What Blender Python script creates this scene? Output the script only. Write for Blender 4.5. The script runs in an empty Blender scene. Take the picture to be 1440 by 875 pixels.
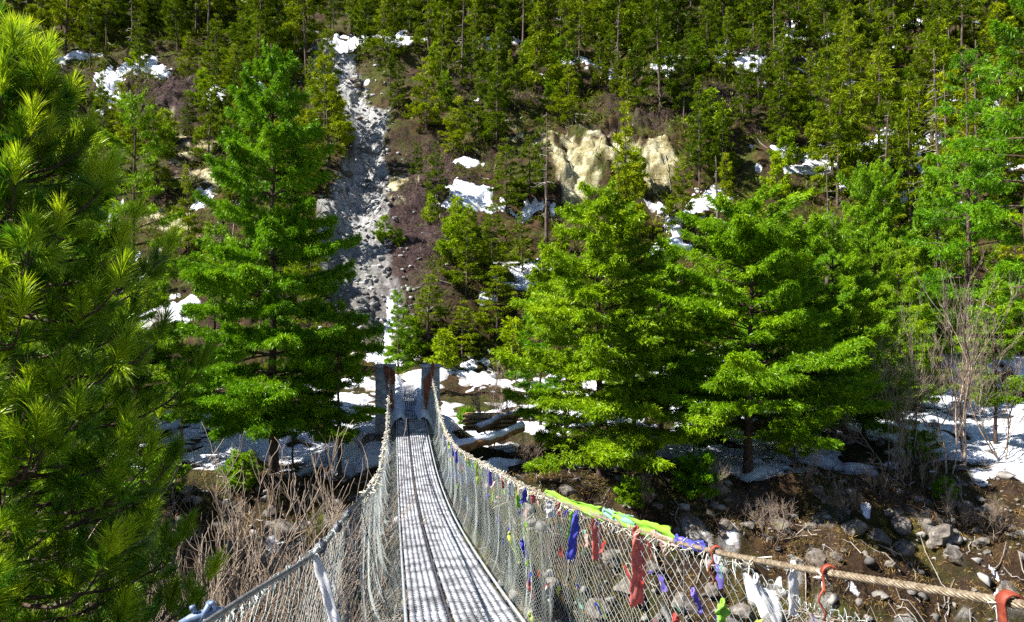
import bpy, math, random
import numpy as np
from mathutils import Vector
sc = bpy.context.scene
COL = sc.collection
rnd = random.Random(7)
RS = np.random.RandomState(11)
R = math.radians

# ------------------------------------------------------------ mesh helpers
class MB:
    def __init__(s): s.V = []; s.T = []; s.Q = []; s.n = 0
    def add(s, V, T=None, Q=None):
        V = np.asarray(V, float).reshape(-1, 3)
        if T is not None and len(T): s.T.append(np.asarray(T, int).reshape(-1, 3) + s.n)
        if Q is not None and len(Q): s.Q.append(np.asarray(Q, int).reshape(-1, 4) + s.n)
        s.V.append(V); s.n += len(V)
    def mesh(s, name, smooth=False):
        V = np.concatenate(s.V) if s.V else np.zeros((0, 3))
        T = np.concatenate(s.T) if s.T else np.zeros((0, 3), int)
        Q = np.concatenate(s.Q) if s.Q else np.zeros((0, 4), int)
        me = bpy.data.meshes.new(name)
        me.vertices.add(len(V)); me.vertices.foreach_set('co', V.astype(np.float32).ravel())
        nl = len(T)*3 + len(Q)*4
        me.loops.add(nl)
        me.loops.foreach_set('vertex_index', np.concatenate([T.ravel(), Q.ravel()]).astype(np.int32))
        me.polygons.add(len(T) + len(Q))
        st = np.concatenate([np.arange(len(T))*3, len(T)*3 + np.arange(len(Q))*4]).astype(np.int32)
        me.polygons.foreach_set('loop_start', st)
        if smooth: me.polygons.foreach_set('use_smooth', np.ones(len(T) + len(Q), bool))
        me.update(calc_edges=True); me.validate()
        return me
    def build(s, name, mat, parent=None, smooth=False, loc=None):
        o = bpy.data.objects.new(name, s.mesh(name, smooth)); COL.objects.link(o)
        if mat: o.data.materials.append(mat)
        if loc is not None: o.location = loc
        if parent is not None: o.parent = parent
        return o

def tag(o, label=None, cat=None, group=None, kind=None):
    if label: o['label'] = label
    if cat: o['category'] = cat
    if group: o['group'] = group
    if kind: o['kind'] = kind
    return o
def empty(name, loc, label, cat, group=None, rz=0):
    o = bpy.data.objects.new(name, None); COL.objects.link(o); o.location = loc; o.rotation_euler = (0, 0, rz)
    o.empty_display_size = .3
    return tag(o, label, cat, group)
def copy_tree(o, parent=None):
    c = o.copy(); COL.objects.link(c)
    if parent is not None: c.parent = parent
    for ch in [k for k in o.children]: copy_tree(ch, c)
    return c

def nrm(v): return v / np.maximum(np.linalg.norm(v, axis=-1, keepdims=True), 1e-9)
def tube(mb, P, rad, n=6, caps=True, phase=0.0, prof=None):
    P = np.asarray(P, float); m = len(P)
    rad = np.broadcast_to(np.asarray(rad, float), (m,))
    T = nrm(np.gradient(P, axis=0))
    ref = np.array([0, 0, 1.0]) if abs(T[:, 2]).mean() < .8 else np.array([1.0, 0, 0])
    A = nrm(np.cross(T, ref)); B = np.cross(T, A)
    th = np.linspace(0, 2*math.pi, n, endpoint=False)
    ph = np.broadcast_to(np.asarray(phase, float), (m,))
    ang = th[None, :] + ph[:, None]
    rr = rad[:, None] * (np.ones(n)[None, :] if prof is None else prof[None, :])
    V = P[:, None, :] + rr[..., None]*(np.cos(ang)[..., None]*A[:, None, :] + np.sin(ang)[..., None]*B[:, None, :])
    i = np.arange(m - 1)[:, None]*n; j = np.arange(n)[None, :]; k = (j + 1) % n
    Q = np.stack([i + j, i + k, i + n + k, i + n + j], -1).reshape(-1, 4)
    T3 = None
    if caps:
        T3 = [[0, a + 1, a] for a in range(1, n - 1)] + [[(m-1)*n, (m-1)*n + a, (m-1)*n + a + 1] for a in range(1, n - 1)]
    mb.add(V.reshape(-1, 3), T3, Q)
def segs(mb, P0, P1, r, n=3):
    """many straight prisms at once"""
    P0 = np.asarray(P0, float); P1 = np.asarray(P1, float); m = len(P0)
    T = nrm(P1 - P0)
    ref = np.where(abs(T[:, 2:3]) < .9, np.array([[0, 0, 1.0]]), np.array([[1.0, 0, 0]]))
    A = nrm(np.cross(T, ref)); B = np.cross(T, A)
    th = np.linspace(0, 2*math.pi, n, endpoint=False)
    off = r*(np.cos(th)[None, :, None]*A[:, None, :] + np.sin(th)[None, :, None]*B[:, None, :])
    V = np.stack([P0[:, None, :] + off, P1[:, None, :] + off], 1).reshape(-1, 3)
    b = np.arange(m)[:, None]*2*n; j = np.arange(n)[None, :]; k = (j + 1) % n
    mb.add(V, None, np.stack([b + j, b + k, b + n + k, b + n + j], -1).reshape(-1, 4))
def box(mb, c, s, rz=0.0, bev=0.0):
    c = np.array(c, float); s = np.array(s, float)/2
    V = []
    if bev <= 0:
        for z in (-1, 1):
            for x, y in ((-1, -1), (1, -1), (1, 1), (-1, 1)): V.append((x*s[0], y*s[1], z*s[2]))
        Q = [(3, 2, 1, 0), (4, 5, 6, 7), (0, 1, 5, 4), (1, 2, 6, 5), (2, 3, 7, 6), (3, 0, 4, 7)]
        T = None
    else:
        rings = [(-s[2], bev), (-s[2] + bev, 0), (s[2] - bev, 0), (s[2], bev)]
        for z, inset in rings:
            a, b = s[0] - inset, s[1] - inset; e = bev*.6
            for x, y in ((-a + e, -b), (a - e, -b), (a, -b + e), (a, b - e), (a - e, b), (-a + e, b), (-a, b - e), (-a, -b + e)): V.append((x, y, z))
        Q = [(r*8 + i, r*8 + (i+1) % 8, r*8 + 8 + (i+1) % 8, r*8 + 8 + i) for r in range(3) for i in range(8)]
        T = [(0, i+1, i) for i in range(1, 7)] + [(24, 24+i, 25+i) for i in range(1, 7)]
    V = np.array(V); cz, sz = math.cos(rz), math.sin(rz)
    V = np.stack([V[:, 0]*cz - V[:, 1]*sz, V[:, 0]*sz + V[:, 1]*cz, V[:, 2]], 1) + c
    mb.add(V, T, Q)

# ------------------------------------------------------------ noise
def _h(ix, iy, seed):
    n = (ix*374761393 + iy*668265263 + seed*1442695041) & 0xffffffff
    n = ((n ^ (n >> 13))*1274126177) & 0xffffffff
    return ((n ^ (n >> 16)) & 0xffff)/65535.0
def vnoise(x, y, seed=0):
    x = np.asarray(x, float); y = np.asarray(y, float)
    ix = np.floor(x).astype(np.int64); iy = np.floor(y).astype(np.int64)
    fx = x - ix; fy = y - iy; fx = fx*fx*(3 - 2*fx); fy = fy*fy*(3 - 2*fy)
    a = _h(ix, iy, seed); b = _h(ix + 1, iy, seed); c = _h(ix, iy + 1, seed); d = _h(ix + 1, iy + 1, seed)
    return (a*(1-fx) + b*fx)*(1-fy) + (c*(1-fx) + d*fx)*fy
def fbm(x, y, o=4, seed=0):
    s = 0; a = .5; t = 0
    for i in range(o):
        s = s + a*vnoise(x*2**i + i*17.3, y*2**i - i*9.1, seed + i); t += a; a *= .5
    return s/t*2 - 1
def worley(x, y, seed=0):
    x = np.asarray(x, float); y = np.asarray(y, float)
    ix = np.floor(x).astype(np.int64); iy = np.floor(y).astype(np.int64)
    f1 = np.full(x.shape, 9.0); cid = np.zeros(x.shape); f2 = np.full(x.shape, 9.0)
    for a in (-1, 0, 1):
        for b in (-1, 0, 1):
            px = ix + a + _h(ix + a, iy + b, seed); py = iy + b + _h(ix + a, iy + b, seed + 5)
            d = np.hypot(px - x, py - y); v = _h(ix + a, iy + b, seed + 9)
            m = d < f1
            f2 = np.where(m, f1, np.minimum(f2, d)); cid = np.where(m, v, cid); f1 = np.where(m, d, f1)
    return f1, f2, cid
def sstep(a, b, x):
    t = np.clip((x - a)/(b - a), 0, 1); return t*t*(3 - 2*t)

# ------------------------------------------------------------ terrain
F = 1000.0; CU, CV = 720.0, 437.5
YS = [-60, -8, -3, 0, 4, 8, 12, 16, 19.5, 22, 24.6, 33, 42, 46, 52, 62, 74, 84, 92, 110, 140, 200, 320]
ZS = [6, -1.6, -2.3, -3.6, -6.3, -9.2, -11.2, -11.4, -10.2, -7.9, -6.1, -5.5, -4.7, -3.2, 2, 10.2, 21, 30, 35.3, 45, 61, 97, 165]
chute = None; cliff = None
def height(x, y, detail=True):
    x = np.asarray(x, float); y = np.asarray(y, float)
    far = sstep(40, 50, y)
    w = fbm(x/7, y/7, 3, 3)*1.1*sstep(16, 20, y)*(1 - far) + fbm(x/26, y/26, 3, 5)*5*far
    z = np.interp(y + w, YS, ZS)
    if chute is not None:
        cx = np.interp(y, chute[0], chute[1]); cw = np.interp(y, chute[0], chute[2])
        g = np.exp(-((x - cx)/cw)**2)*sstep(44, 52, y)*(1 - sstep(84, 90, y))
        z = z - 1.1*g
    if cliff is not None:
        for (x0, y0, hw, dy, rise) in cliff:
            k = np.exp(-((x - x0 + fbm(y/4, x/4, 2, 8)*1.5)/hw)**4)
            yy = y + fbm(x/2.5, y/9, 3, 31)*1.6
            st = sstep(y0 - .8, y0 + dy*.28, yy) - np.clip((yy - (y0 - 5))/(dy + 10), 0, 1)
            z = z + rise*k*st*(yy > y0 - 5)*(yy < y0 + dy + 5)
    z = z + far*(fbm(x/11, y/11, 4, 21)*2.0)
    if detail:
        terr = sstep(23, 26, y)*(1 - far)
        bank = sstep(14, 20, y)*(1 - sstep(24, 26, y))
        z = z + terr*fbm(x/2.6, y/2.6, 4, 41)*.55
        f1, f2, c = worley(x/.9, y/.9, 4)
        z = z + bank*(fbm(x/1.6, y/1.6, 4, 51)*.8 + (c - .5)*.5*sstep(0, .25, f2 - f1))
        f1, f2, c = worley(x/1.7, y/1.7, 14)
        z = z + far*(fbm(x/2.6, y/2.6, 5, 61)*1.05 + (c - .5)*.35)
        if cliff is not None:
            for (x0, y0, hw, dy, rise) in cliff:
                kk = np.exp(-((x - x0)/(hw*1.1))**4)*sstep(y0 - 3, y0, y)*(1 - sstep(y0 + dy, y0 + dy + 3, y))
                g1, g2, gc = worley(x/.8, y/.55, 24)
                z = z + kk*(fbm(x/1.9, y/1.1, 4, 161)*.7 + (c - .5)*.5 + (gc - .5)*.55 + fbm(x/.5, y/.5, 3, 171)*.5)
        if chute is not None:
            s1, s2, sc_ = worley(x/2.6 + y/9, y/4.2, 34)
            z = z + far*chute_mask(x, y)*((c - .5)*.5*sstep(0, .2, f2 - f1) + (sc_ - .5)*1.3*sstep(0, .08, s2 - s1))
        near = 1 - sstep(12, 16, y)
        z = z + near*fbm(x/1.5, y/1.5, 4, 71)*.35
        # approach behind and level seat around the far landing
        d = np.hypot((x + 4.4)/2.2, (y - 29.5)/3.2)
        z = z + (-4.75 - z)*(1 - sstep(.8, 1.5, d))
    return z
def chute_mask(x, y):
    cx = np.interp(y, chute[0], chute[1]); cw = np.interp(y, chute[0], chute[2])
    d = abs(x - cx + fbm(x/3, y/3, 3, 77)*cw*.6 + fbm(x/.8, y/.8, 2, 78)*cw*.3)/cw
    return (1 - sstep(.75, 1.15, d))*sstep(45, 50, y)*(1 - sstep(86, 90, y))
def ground_px(u, v, d0=16.0, d1=260.0, detail=False):
    D = np.concatenate([np.arange(d0, 60, .1), np.arange(60, d1, .25)])
    X = (u - CU)/F*D; Z = (CV - v)/F*D
    k = np.argmax(height(X, D, detail) > Z)
    return float(X[k]), float(D[k])
def g3(x, y, off=0.0): return (x, y, float(height(np.array([x]), np.array([y]))[0]) + off)
# the grey rockslide: centre line followed down the slope
_cp = [(448, 62, 34), (478, 110, 44), (510, 160, 36), (520, 200, 30), (516, 245, 30), (503, 300, 46), (500, 340, 50), (512, 390, 56), (520, 440, 50), (545, 480, 36), (560, 520, 26)]
_w = sorted([ground_px(u, v) + (hw,) for u, v, hw in _cp], key=lambda q: q[1])
_chute = (np.array([q[1] for q in _w]), np.array([q[0] for q in _w]), np.array([q[2]*.84*q[1]/F for q in _w]))
chute = _chute
c1 = ground_px(815, 285); c2 = ground_px(905, 262); c3 = ground_px(150, 190)
cliff = [(c1[0], c1[1], 5.6, 9.0, 2.4), (c2[0] + 1.5, c2[1], 3.6, 7.0, 1.4), (c3[0], c3[1], 9.0, 9.0, 3.5)]

# ellipses seen against the slope: (u, v, ru, rv, strength)
SNOW = [(190, 99, 42, 12, 1.1), (155, 125, 18, 24, 1), (105, 88, 40, 8, .7), (12, 75, 14, 12, .8), (378, 100, 22, 10, .9), (366, 134, 18, 12, 1),
        (255, 438, 20, 18, 1.1), (520, 62, 60, 10, .9), (672, 280, 42, 18, 1.2), (655, 266, 16, 8, 1), (755, 300, 34, 12, .9), (775, 296, 14, 8, 1),
        (700, 60, 26, 12, .6), (760, 103, 18, 6, .9), (810, 88, 34, 7, .9), (1010, 72, 16, 10, 1), (1128, 45, 30, 12, 1.1), (1138, 88, 14, 9, .9), (1050, 85, 20, 10, .8), (930, 92, 40, 9, .8), (1060, 118, 26, 8, .8),
        (1280, 35, 14, 8, .8), (1180, 222, 62, 22, 1.0), (1190, 205, 30, 16, 1.3), (1120, 235, 26, 10, .9), (1200, 250, 18, 24, 1), (1300, 240, 26, 14, .7), (1310, 195, 20, 8, .7), (1240, 188, 22, 6, .8),
        (985, 296, 42, 16, 1.1), (1010, 278, 18, 12, 1), (950, 318, 14, 12, .9), (945, 346, 44, 8, 1.1), (550, 440, 10, 24, 1.1), (545, 478, 8, 14, 1), (555, 500, 40, 20, .9),
        (720, 402, 26, 8, .9), (740, 395, 14, 10, .8), (690, 430, 20, 9, .8), (668, 230, 22, 6, .7), (1270, 275, 40, 8, .7), (640, 530, 50, 20, .9), (1075, 205, 30, 8, .6), (870, 108, 34, 8, .6), (1200, 120, 26, 9, .6), (1370, 150, 34, 12, .5), (430, 480, 24, 14, .7)]
EARTH = [(815, 235, 34, 50, 1.2), (858, 203, 42, 22, .9), (778, 200, 36, 14, .75), (735, 190, 26, 12, .6), (925, 235, 24, 36, 1.1), (870, 215, 30, 30, .9), (805, 285, 22, 22, .9), (560, 250, 20, 30, .4), (522, 270, 12, 40, .7), (270, 200, 40, 40, .45), (300, 250, 40, 50, .5), (110, 200, 50, 30, .4), (250, 310, 60, 40, .45), (975, 360, 50, 26, .3)]
HEATH = [(575, 330, 60, 90, 1.1), (555, 250, 40, 50, .8), (620, 260, 50, 60, .7), (250, 130, 70, 30, 1), (220, 110, 60, 20, .8), (740, 120, 90, 40, .7), (940, 140, 90, 40, .7), (1040, 130, 60, 50, .7), (300, 190, 60, 60, .6), (560, 400, 60, 50, .7), (70, 120, 60, 30, .8)]
def blobs(L, u, v):
    m = np.zeros_like(u)
    for a, b, ru, rv, s in L:
        d = np.hypot((u - a)/ru, (v - b)/rv)
        m = np.maximum(m, s*np.clip(1.45 - d, 0, 1.0))
    return m
def to_px(x, y, z):
    y = np.maximum(y, .5)
    return CU + F*x/y, CV - F*z/y
def masks(x, y, z):
    u, v = to_px(x, y, height(x, y, False)); far = sstep(42, 46, y)
    n = fbm(x/1.8, y/1.8, 4, 91); n2 = fbm(x/.7, y/.7, 3, 95)
    snow = blobs(SNOW, u, v)*far
    n3 = fbm(x/2.4, y/.9, 4, 97)
    snow = snow*.9 + (n*.8 + n2*.75 + n3*.8)*(snow > 0) - .04
    t = sstep(24.2, 26.5, y + fbm(x/3, y*0, 3, 17)*1.2)*(1 - sstep(44, 50, y))
    ts = .42 + .12*sstep(2, 6, x) - .16*sstep(10, 13, x)*(y < 34) + fbm(x/5, y/5, 3, 93)*.6 + n*.7 + n2*.35
    ts = ts + .28*np.exp(-((x + 8)/5)**2)*(y < 36)
    snow = np.maximum(snow, t*ts)
    # patches caught on the river bank
    bk = sstep(15, 18, y)*(1 - sstep(23, 25, y))
    bk = bk*(1 - (u > 560)*(u < 930))
    snow = np.maximum(snow, bk*(fbm(x/1.5, y/1.5, 3, 99)*1.6 + n2*.9 - .46))
    # general speckle on the slope
    snow = np.maximum(snow, far*(fbm(x/3.5, y/5, 3, 101)*1.5 + n*.5 - .42))
    # ledge seat at the landing kept snowy
    d = np.hypot((x + 4.4)/2.4, (y - 30.0)/3.6)
    snow = np.maximum(snow, 1.0*(1 - sstep(.7, 1.1, d)))
    scree = chute_mask(x, y)
    f1, f2, cc = worley(x/.9, y/.9, 4)
    scree = scree*np.interp(y, [48, 54, 62], [.35, .6, 1.0])
    scree = np.maximum(scree, .6*bk*(cc > .62)*sstep(.05, .2, f2 - f1)*sstep(-.2, .1, n2 + .1))
    eb = blobs(EARTH, u, v)*far
    earth = sstep(.32, .62, eb*.8 + (n*.6 + n2*.5)*(eb > 0))
    heath = np.clip(blobs(HEATH, u, v)*far + n*.5, 0, 1)
    snow = snow*(1 - scree*.9*(y < 84)*(y > 52)) - .35*earth
    return snow, scree, earth, heath

def terrain():
    t = np.linspace(-1.1, 1.1, 900)
    ys = np.concatenate([np.arange(-40, 14, 1.0), np.arange(14, 44, .085), np.arange(44, 96, .155), np.arange(96, 150, .8), np.arange(150, 321, 5.0)])
    TT, YY = np.meshgrid(t, ys)
    XX = TT*(np.maximum(YY, -2) + 9)
    XX = np.where(YY < -2, TT*(7 + (-2 - YY)*.8), XX)
    ZZ = height(XX, YY)
    sn, sr, ea, he = masks(XX, YY, ZZ)
    m, n = XX.shape
    idx = np.arange(m*n).reshape(m, n)
    Q = np.stack([idx[:-1, :-1], idx[:-1, 1:], idx[1:, 1:], idx[1:, :-1]], -1).reshape(-1, 4)
    V = np.stack([XX, YY, ZZ], -1).reshape(-1, 3)
    mb = MB(); mb.add(V, None, Q)
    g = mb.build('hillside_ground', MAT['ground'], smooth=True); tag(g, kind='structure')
    for nm, a in (('scree', sr), ('earth', ea), ('heath', he)):
        at = g.data.attributes.new(nm, 'FLOAT', 'POINT'); at.data.foreach_set('value', a.ravel().astype(np.float32))
    # the snow lying on it: a sheet that sinks under the soil at its edges
    zs = ZZ + (np.clip(sn, 0, 1.0) - .42)*np.interp(YY, [0, 40, 60, 100], [.30, .34, .42, .5]) + fbm(XX/.5, YY/.5, 3, 111)*.05
    q = (sn > .3)
    keep = q[:-1, :-1] | q[:-1, 1:] | q[1:, 1:] | q[1:, :-1]
    Qs = Q.reshape(m - 1, n - 1, 4)[keep]
    Vs = np.stack([XX, YY, zs], -1).reshape(-1, 3)
    used = np.zeros(m*n, bool); used[Qs.ravel()] = True
    remap = np.cumsum(used) - 1
    mb = MB(); mb.add(Vs[used], None, remap[Qs])
    s = mb.build('snow', MAT['snow'], smooth=True); tag(s, kind='stuff')
    rim = (1 - sstep(.42, .60, sn))*sstep(-.1, .25, fbm(XX/.35, YY/.35, 3, 121) + .15)*.85
    at = s.data.attributes.new('rim', 'FLOAT', 'POINT'); at.data.foreach_set('value', rim.ravel()[used].astype(np.float32))

# ------------------------------------------------------------ materials
MAT = {}
class NT:
    def __init__(s, name):
        s.m = bpy.data.materials.new(name); s.m.use_nodes = True; s.t = s.m.node_tree; s.t.nodes.clear()
        s.out = s.t.nodes.new('ShaderNodeOutputMaterial')
    def n(s, ty, **kw):
        nd = s.t.nodes.new(ty)
        for k, v in kw.items():
            if k in nd.inputs.keys() and not hasattr(nd, k): nd.inputs[k].default_value = v
            else: setattr(nd, k, v)
        return nd
    def i(s, nd, key, v):
        if hasattr(v, 'node') or isinstance(v, bpy.types.NodeSocket): s.t.links.new(v, nd.inputs[key])
        else: nd.inputs[key].default_value = v
        return nd
    def noise(s, scale, detail=4, rough=.55, vec=None, dist=0):
        nd = s.n('ShaderNodeTexNoise'); nd.inputs['Scale'].default_value = scale; nd.inputs['Detail'].default_value = detail
        nd.inputs['Roughness'].default_value = rough; nd.inputs['Distortion'].default_value = dist
        if vec is not None: s.t.links.new(vec, nd.inputs['Vector'])
        return nd.outputs['Fac']
    def ramp(s, fac, stops, interp='LINEAR'):
        nd = s.n('ShaderNodeValToRGB'); nd.color_ramp.interpolation = interp
        el = nd.color_ramp.elements
        while len(el) < len(stops): el.new(.5)
        for e, (p, c) in zip(el, stops):
            e.position = p; e.color = (c[0], c[1], c[2], 1) if not isinstance(c, (int, float)) else (c, c, c, 1)
        s.t.links.new(fac, nd.inputs['Fac']); return nd.outputs['Color']
    def mix(s, fac, a, b, bt='MIX'):
        nd = s.n('ShaderNodeMix'); nd.data_type = 'RGBA'; nd.blend_type = bt
        for key, v in ((0, fac), (6, a), (7, b)):
            if isinstance(v, bpy.types.NodeSocket): s.t.links.new(v, nd.inputs[key])
            elif isinstance(v, (int, float)): nd.inputs[key].default_value = v
            else: nd.inputs[key].default_value = (v[0], v[1], v[2], 1)
        return nd.outputs[2]
    def coord(s, k='Object'): return s.n('ShaderNodeTexCoord').outputs[k]
    def bump(s, h, strength=.5, dist=.1, nrm=None):
        nd = s.n('ShaderNodeBump'); nd.inputs['Strength'].default_value = strength; nd.inputs['Distance'].default_value = dist
        s.t.links.new(h, nd.inputs['Height'])
        if nrm is not None: s.t.links.new(nrm, nd.inputs['Normal'])
        return nd.outputs['Normal']
    def principled(s, col, rough=.7, metal=0.0, normal=None, spec=.3):
        p = s.n('ShaderNodeBsdfPrincipled')
        s.i(p, 'Base Color', col if isinstance(col, bpy.types.NodeSocket) else (*col, 1))
        s.i(p, 'Roughness', rough); s.i(p, 'Metallic', metal); s.i(p, 'Specular IOR Level', spec)
        if normal is not None: s.i(p, 'Normal', normal)
        s.t.links.new(p.outputs[0], s.out.inputs[0]); return p

def simple(name, c1, c2, scale=8, rough=.7, metal=0.0, bump=.3, bd=.02, detail=5, spec=.3, coord='Object'):
    t = NT(name); v = t.coord(coord); f = t.noise(scale, detail, .6, v)
    col = t.ramp(f, [(.35, c1), (.65, c2)])
    t.principled(col, rough, metal, t.bump(t.noise(scale*3, 4, .6, v), bump, bd), spec)
    MAT[name] = t.m; return t.m

def foliage(name, dark, mid, light, transl=.35, gloss=.08, scale=.5, rough=.4):
    t = NT(name); v = t.coord('Object')
    f = t.noise(scale, 3, .6, v); f2 = t.noise(scale*9, 2, .5, v)
    col = t.ramp(f, [(.3, dark), (.5, mid), (.72, light)])
    col = t.mix(t.ramp(f2, [(.35, 0.0), (.7, .55)]), col, light)
    oi = t.n('ShaderNodeObjectInfo')
    hs = t.n('ShaderNodeHueSaturation'); t.t.links.new(col, hs.inputs['Color'])
    mr = t.n('ShaderNodeMapRange'); t.t.links.new(oi.outputs['Random'], mr.inputs[0]); mr.inputs[3].default_value = .474; mr.inputs[4].default_value = .506
    mr2 = t.n('ShaderNodeMapRange'); t.t.links.new(oi.outputs['Random'], mr2.inputs[0]); mr2.inputs[3].default_value = 1.3 if name != 'fol_pine' else 1.2; mr2.inputs[4].default_value = .55 if name != 'fol_pine' else .95
    t.t.links.new(mr.outputs[0], hs.inputs['Hue']); t.t.links.new(mr2.outputs[0], hs.inputs['Value'])
    d = t.n('ShaderNodeBsdfDiffuse'); tr = t.n('ShaderNodeBsdfTranslucent'); gl = t.n('ShaderNodeBsdfGlossy')
    gl.inputs['Roughness'].default_value = rough
    for nd in (d, tr): t.t.links.new(hs.outputs[0], nd.inputs['Color'])
    gl.inputs['Color'].default_value = (.75, .85, .7, 1)
    m1 = t.n('ShaderNodeMixShader'); m1.inputs[0].default_value = transl
    t.t.links.new(d.outputs[0], m1.inputs[1]); t.t.links.new(tr.outputs[0], m1.inputs[2])
    m2 = t.n('ShaderNodeMixShader'); m2.inputs[0].default_value = gloss
    t.t.links.new(m1.outputs[0], m2.inputs[1]); t.t.links.new(gl.outputs[0], m2.inputs[2])
    t.t.links.new(m2.outputs[0], t.out.inputs[0]); MAT[name] = t.m

def make_materials():
    foliage('fol_pine', (.03, .11, .004), (.10, .27, .004), (.26, .46, .006), .30, .02)
    foliage('fol_far', (.025, .065, .002), (.115, .21, .003), (.31, .39, .005), .26, .012, .25)
    foliage('fol_young', (.08, .18, .004), (.17, .32, .005), (.30, .45, .006), .30, .01, .6)
    foliage('fol_front', (.018, .10, .008), (.075, .27, .008), (.46, .62, .01), .40, .04, .9, .4)
    foliage('fol_tip_lit', (.08, .26, .01), (.26, .50, .012), (.52, .68, .015), .42, .04, 1.2, .4)  # brighter copy of the near pine's needles, sunlight put into the colour
    foliage('fol_scrub', (.05, .09, .003), (.14, .20, .005), (.26, .30, .008), .3, .01, .6)
    simple('heath_twig', (.035, .02, .022), (.10, .065, .055), 3, .9)
    simple('bark', (.045, .028, .022), (.13, .085, .065), 9, .9, 0, .6, .03)
    simple('bark_far', (.05, .032, .028), (.16, .12, .10), 2, .9, 0, .3, .03)
    simple('birch_bark', (.20, .13, .10), (.55, .45, .38), 7, .8, 0, .3, .01)
    simple('twig', (.11, .075, .055), (.44, .35, .27), 5, .8)
    simple('dead_wood', (.20, .17, .15), (.42, .38, .35), 4, .85)
    simple('dry_grass', (.22, .13, .035), (.45, .30, .10), 2, .9)
    simple('galv', (.34, .38, .42), (.62, .68, .74), 30, .38, .35, .15, .002, spec=.5)
    simple('net_wire', (.22, .25, .25), (.56, .62, .61), 2.2, .45, .15, 0, .001, spec=.5)
    simple('deck_steel', (.16, .16, .18), (.60, .62, .69), 3.2, .45, .2, .3, .003, spec=.5)
    simple('dark_steel', (.05, .05, .07), (.12, .12, .14), 12, .6, .5)
    simple('rust', (.16, .045, .025), (.34, .12, .06), 6, .8, .2, .4, .01)
    simple('red_paint', (.20, .035, .02), (.38, .09, .05), 30, .55, .1, .4, .004)
    simple('rope_steel', (.17, .12, .075), (.50, .41, .30), 60, .4, .5, .3, .001, spec=.5)
    simple('pipe_grey', (.09, .10, .13), (.27, .26, .27), 25, .45, .4, .3, .003)
    simple('blue_steel', (.10, .15, .26), (.26, .34, .48), 20, .4, .3, .2, .003)
    simple('concrete', (.25, .27, .28), (.50, .52, .52), 5, .9, 0, .5, .02)
    simple('timber', (.22, .13, .05), (.50, .34, .15), 6, .8, 0, .4, .01)
    simple('log_wood', (.16, .08, .035), (.36, .20, .09), 5, .85, 0, .5, .02)
    simple('straw_scrap', (.55, .50, .38), (.85, .82, .72), 20, .9)
    for nm, c in dict(green=(.30, .62, .05), teal=(.24, .48, .36), red=(.60, .07, .06), salmon=(.66, .17, .14), blue=(.07, .08, .55),
                      white=(.80, .80, .84), pink=(.80, .45, .42), yellow=(.62, .72, .12), violet=(.22, .16, .62), faded=(.62, .66, .60)).items():
        t = NT('cloth_' + nm); v = t.coord()
        col = t.mix(t.ramp(t.noise(14, 4, .6, v), [(.35, 0.0), (.75, .5)]), c, tuple(min(.85, k*.75 + .18) for k in c))
        d = t.n('ShaderNodeBsdfDiffuse'); tr = t.n('ShaderNodeBsdfTranslucent')
        for nd in (d, tr): t.t.links.new(col, nd.inputs['Color'])
        nb = t.bump(t.noise(120, 3, .6, v), .4, .002); t.t.links.new(nb, d.inputs['Normal'])
        m1 = t.n('ShaderNodeMixShader'); m1.inputs[0].default_value = .35
        t.t.links.new(d.outputs[0], m1.inputs[1]); t.t.links.new(tr.outputs[0], m1.inputs[2]); t.t.links.new(m1.outputs[0], t.out.inputs[0])
        MAT['cloth_' + nm] = t.m
    # snow
    t = NT('snow'); v = t.coord()
    col = t.ramp(t.noise(1.3, 5, .6, v), [(.3, (.62, .68, .86)), (.6, (.86, .88, .94))])
    col = t.mix(t.ramp(t.noise(26, 4, .75, v), [(.60, 0.0), (.70, .8)]), col, (.16, .11, .06))
    col = t.mix(t.ramp(t.noise(.9, 5, .7, v), [(.50, 0.0), (.72, .5)]), col, (.42, .38, .34))
    ae = t.n('ShaderNodeAttribute'); ae.attribute_name = 'rim'
    col = t.mix(ae.outputs['Fac'], col, (.14, .10, .06))
    p = t.principled(col, .6, 0, t.bump(t.noise(5, 6, .65, v), .6, .12), .3)
    MAT['snow'] = t.m
    # rocks
    t = NT('rock'); v = t.coord()
    col = t.ramp(t.noise(2.2, 6, .65, v), [(.3, (.05, .042, .036)), (.5, (.15, .13, .115)), (.72, (.34, .32, .29))])
    moss = t.ramp(t.noise(1.1, 4, .6, v), [(.55, 0.0), (.68, 1.0)])
    col = t.mix(moss, col, (.13, .12, .02))
    t.principled(col, .85, 0, t.bump(t.noise(9, 6, .7, v), .8, .06)); MAT['rock'] = t.m
    simple('scree_stone', (.07, .065, .06), (.36, .34, .32), .7, .9, 0, .5, .03)
    simple('slide_stone', (.14, .14, .14), (.46, .46, .46), .5, .9, 0, .5, .03)
    # ground
    t = NT('ground'); v = t.coord()
    def attr(nm):
        a = t.n('ShaderNodeAttribute'); a.attribute_name = nm; return a.outputs['Fac']
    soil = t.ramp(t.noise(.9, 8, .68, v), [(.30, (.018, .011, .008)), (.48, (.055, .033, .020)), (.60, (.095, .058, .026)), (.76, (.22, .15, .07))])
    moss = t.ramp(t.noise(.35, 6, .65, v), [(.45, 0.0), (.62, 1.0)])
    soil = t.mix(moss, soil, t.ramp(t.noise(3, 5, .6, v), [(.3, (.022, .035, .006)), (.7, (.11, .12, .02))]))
    heath = t.ramp(t.noise(2.6, 8, .7, v), [(.3, (.02, .011, .012)), (.55, (.075, .048, .046)), (.75, (.18, .13, .11))])
    c = t.mix(attr('heath'), soil, heath)
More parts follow.
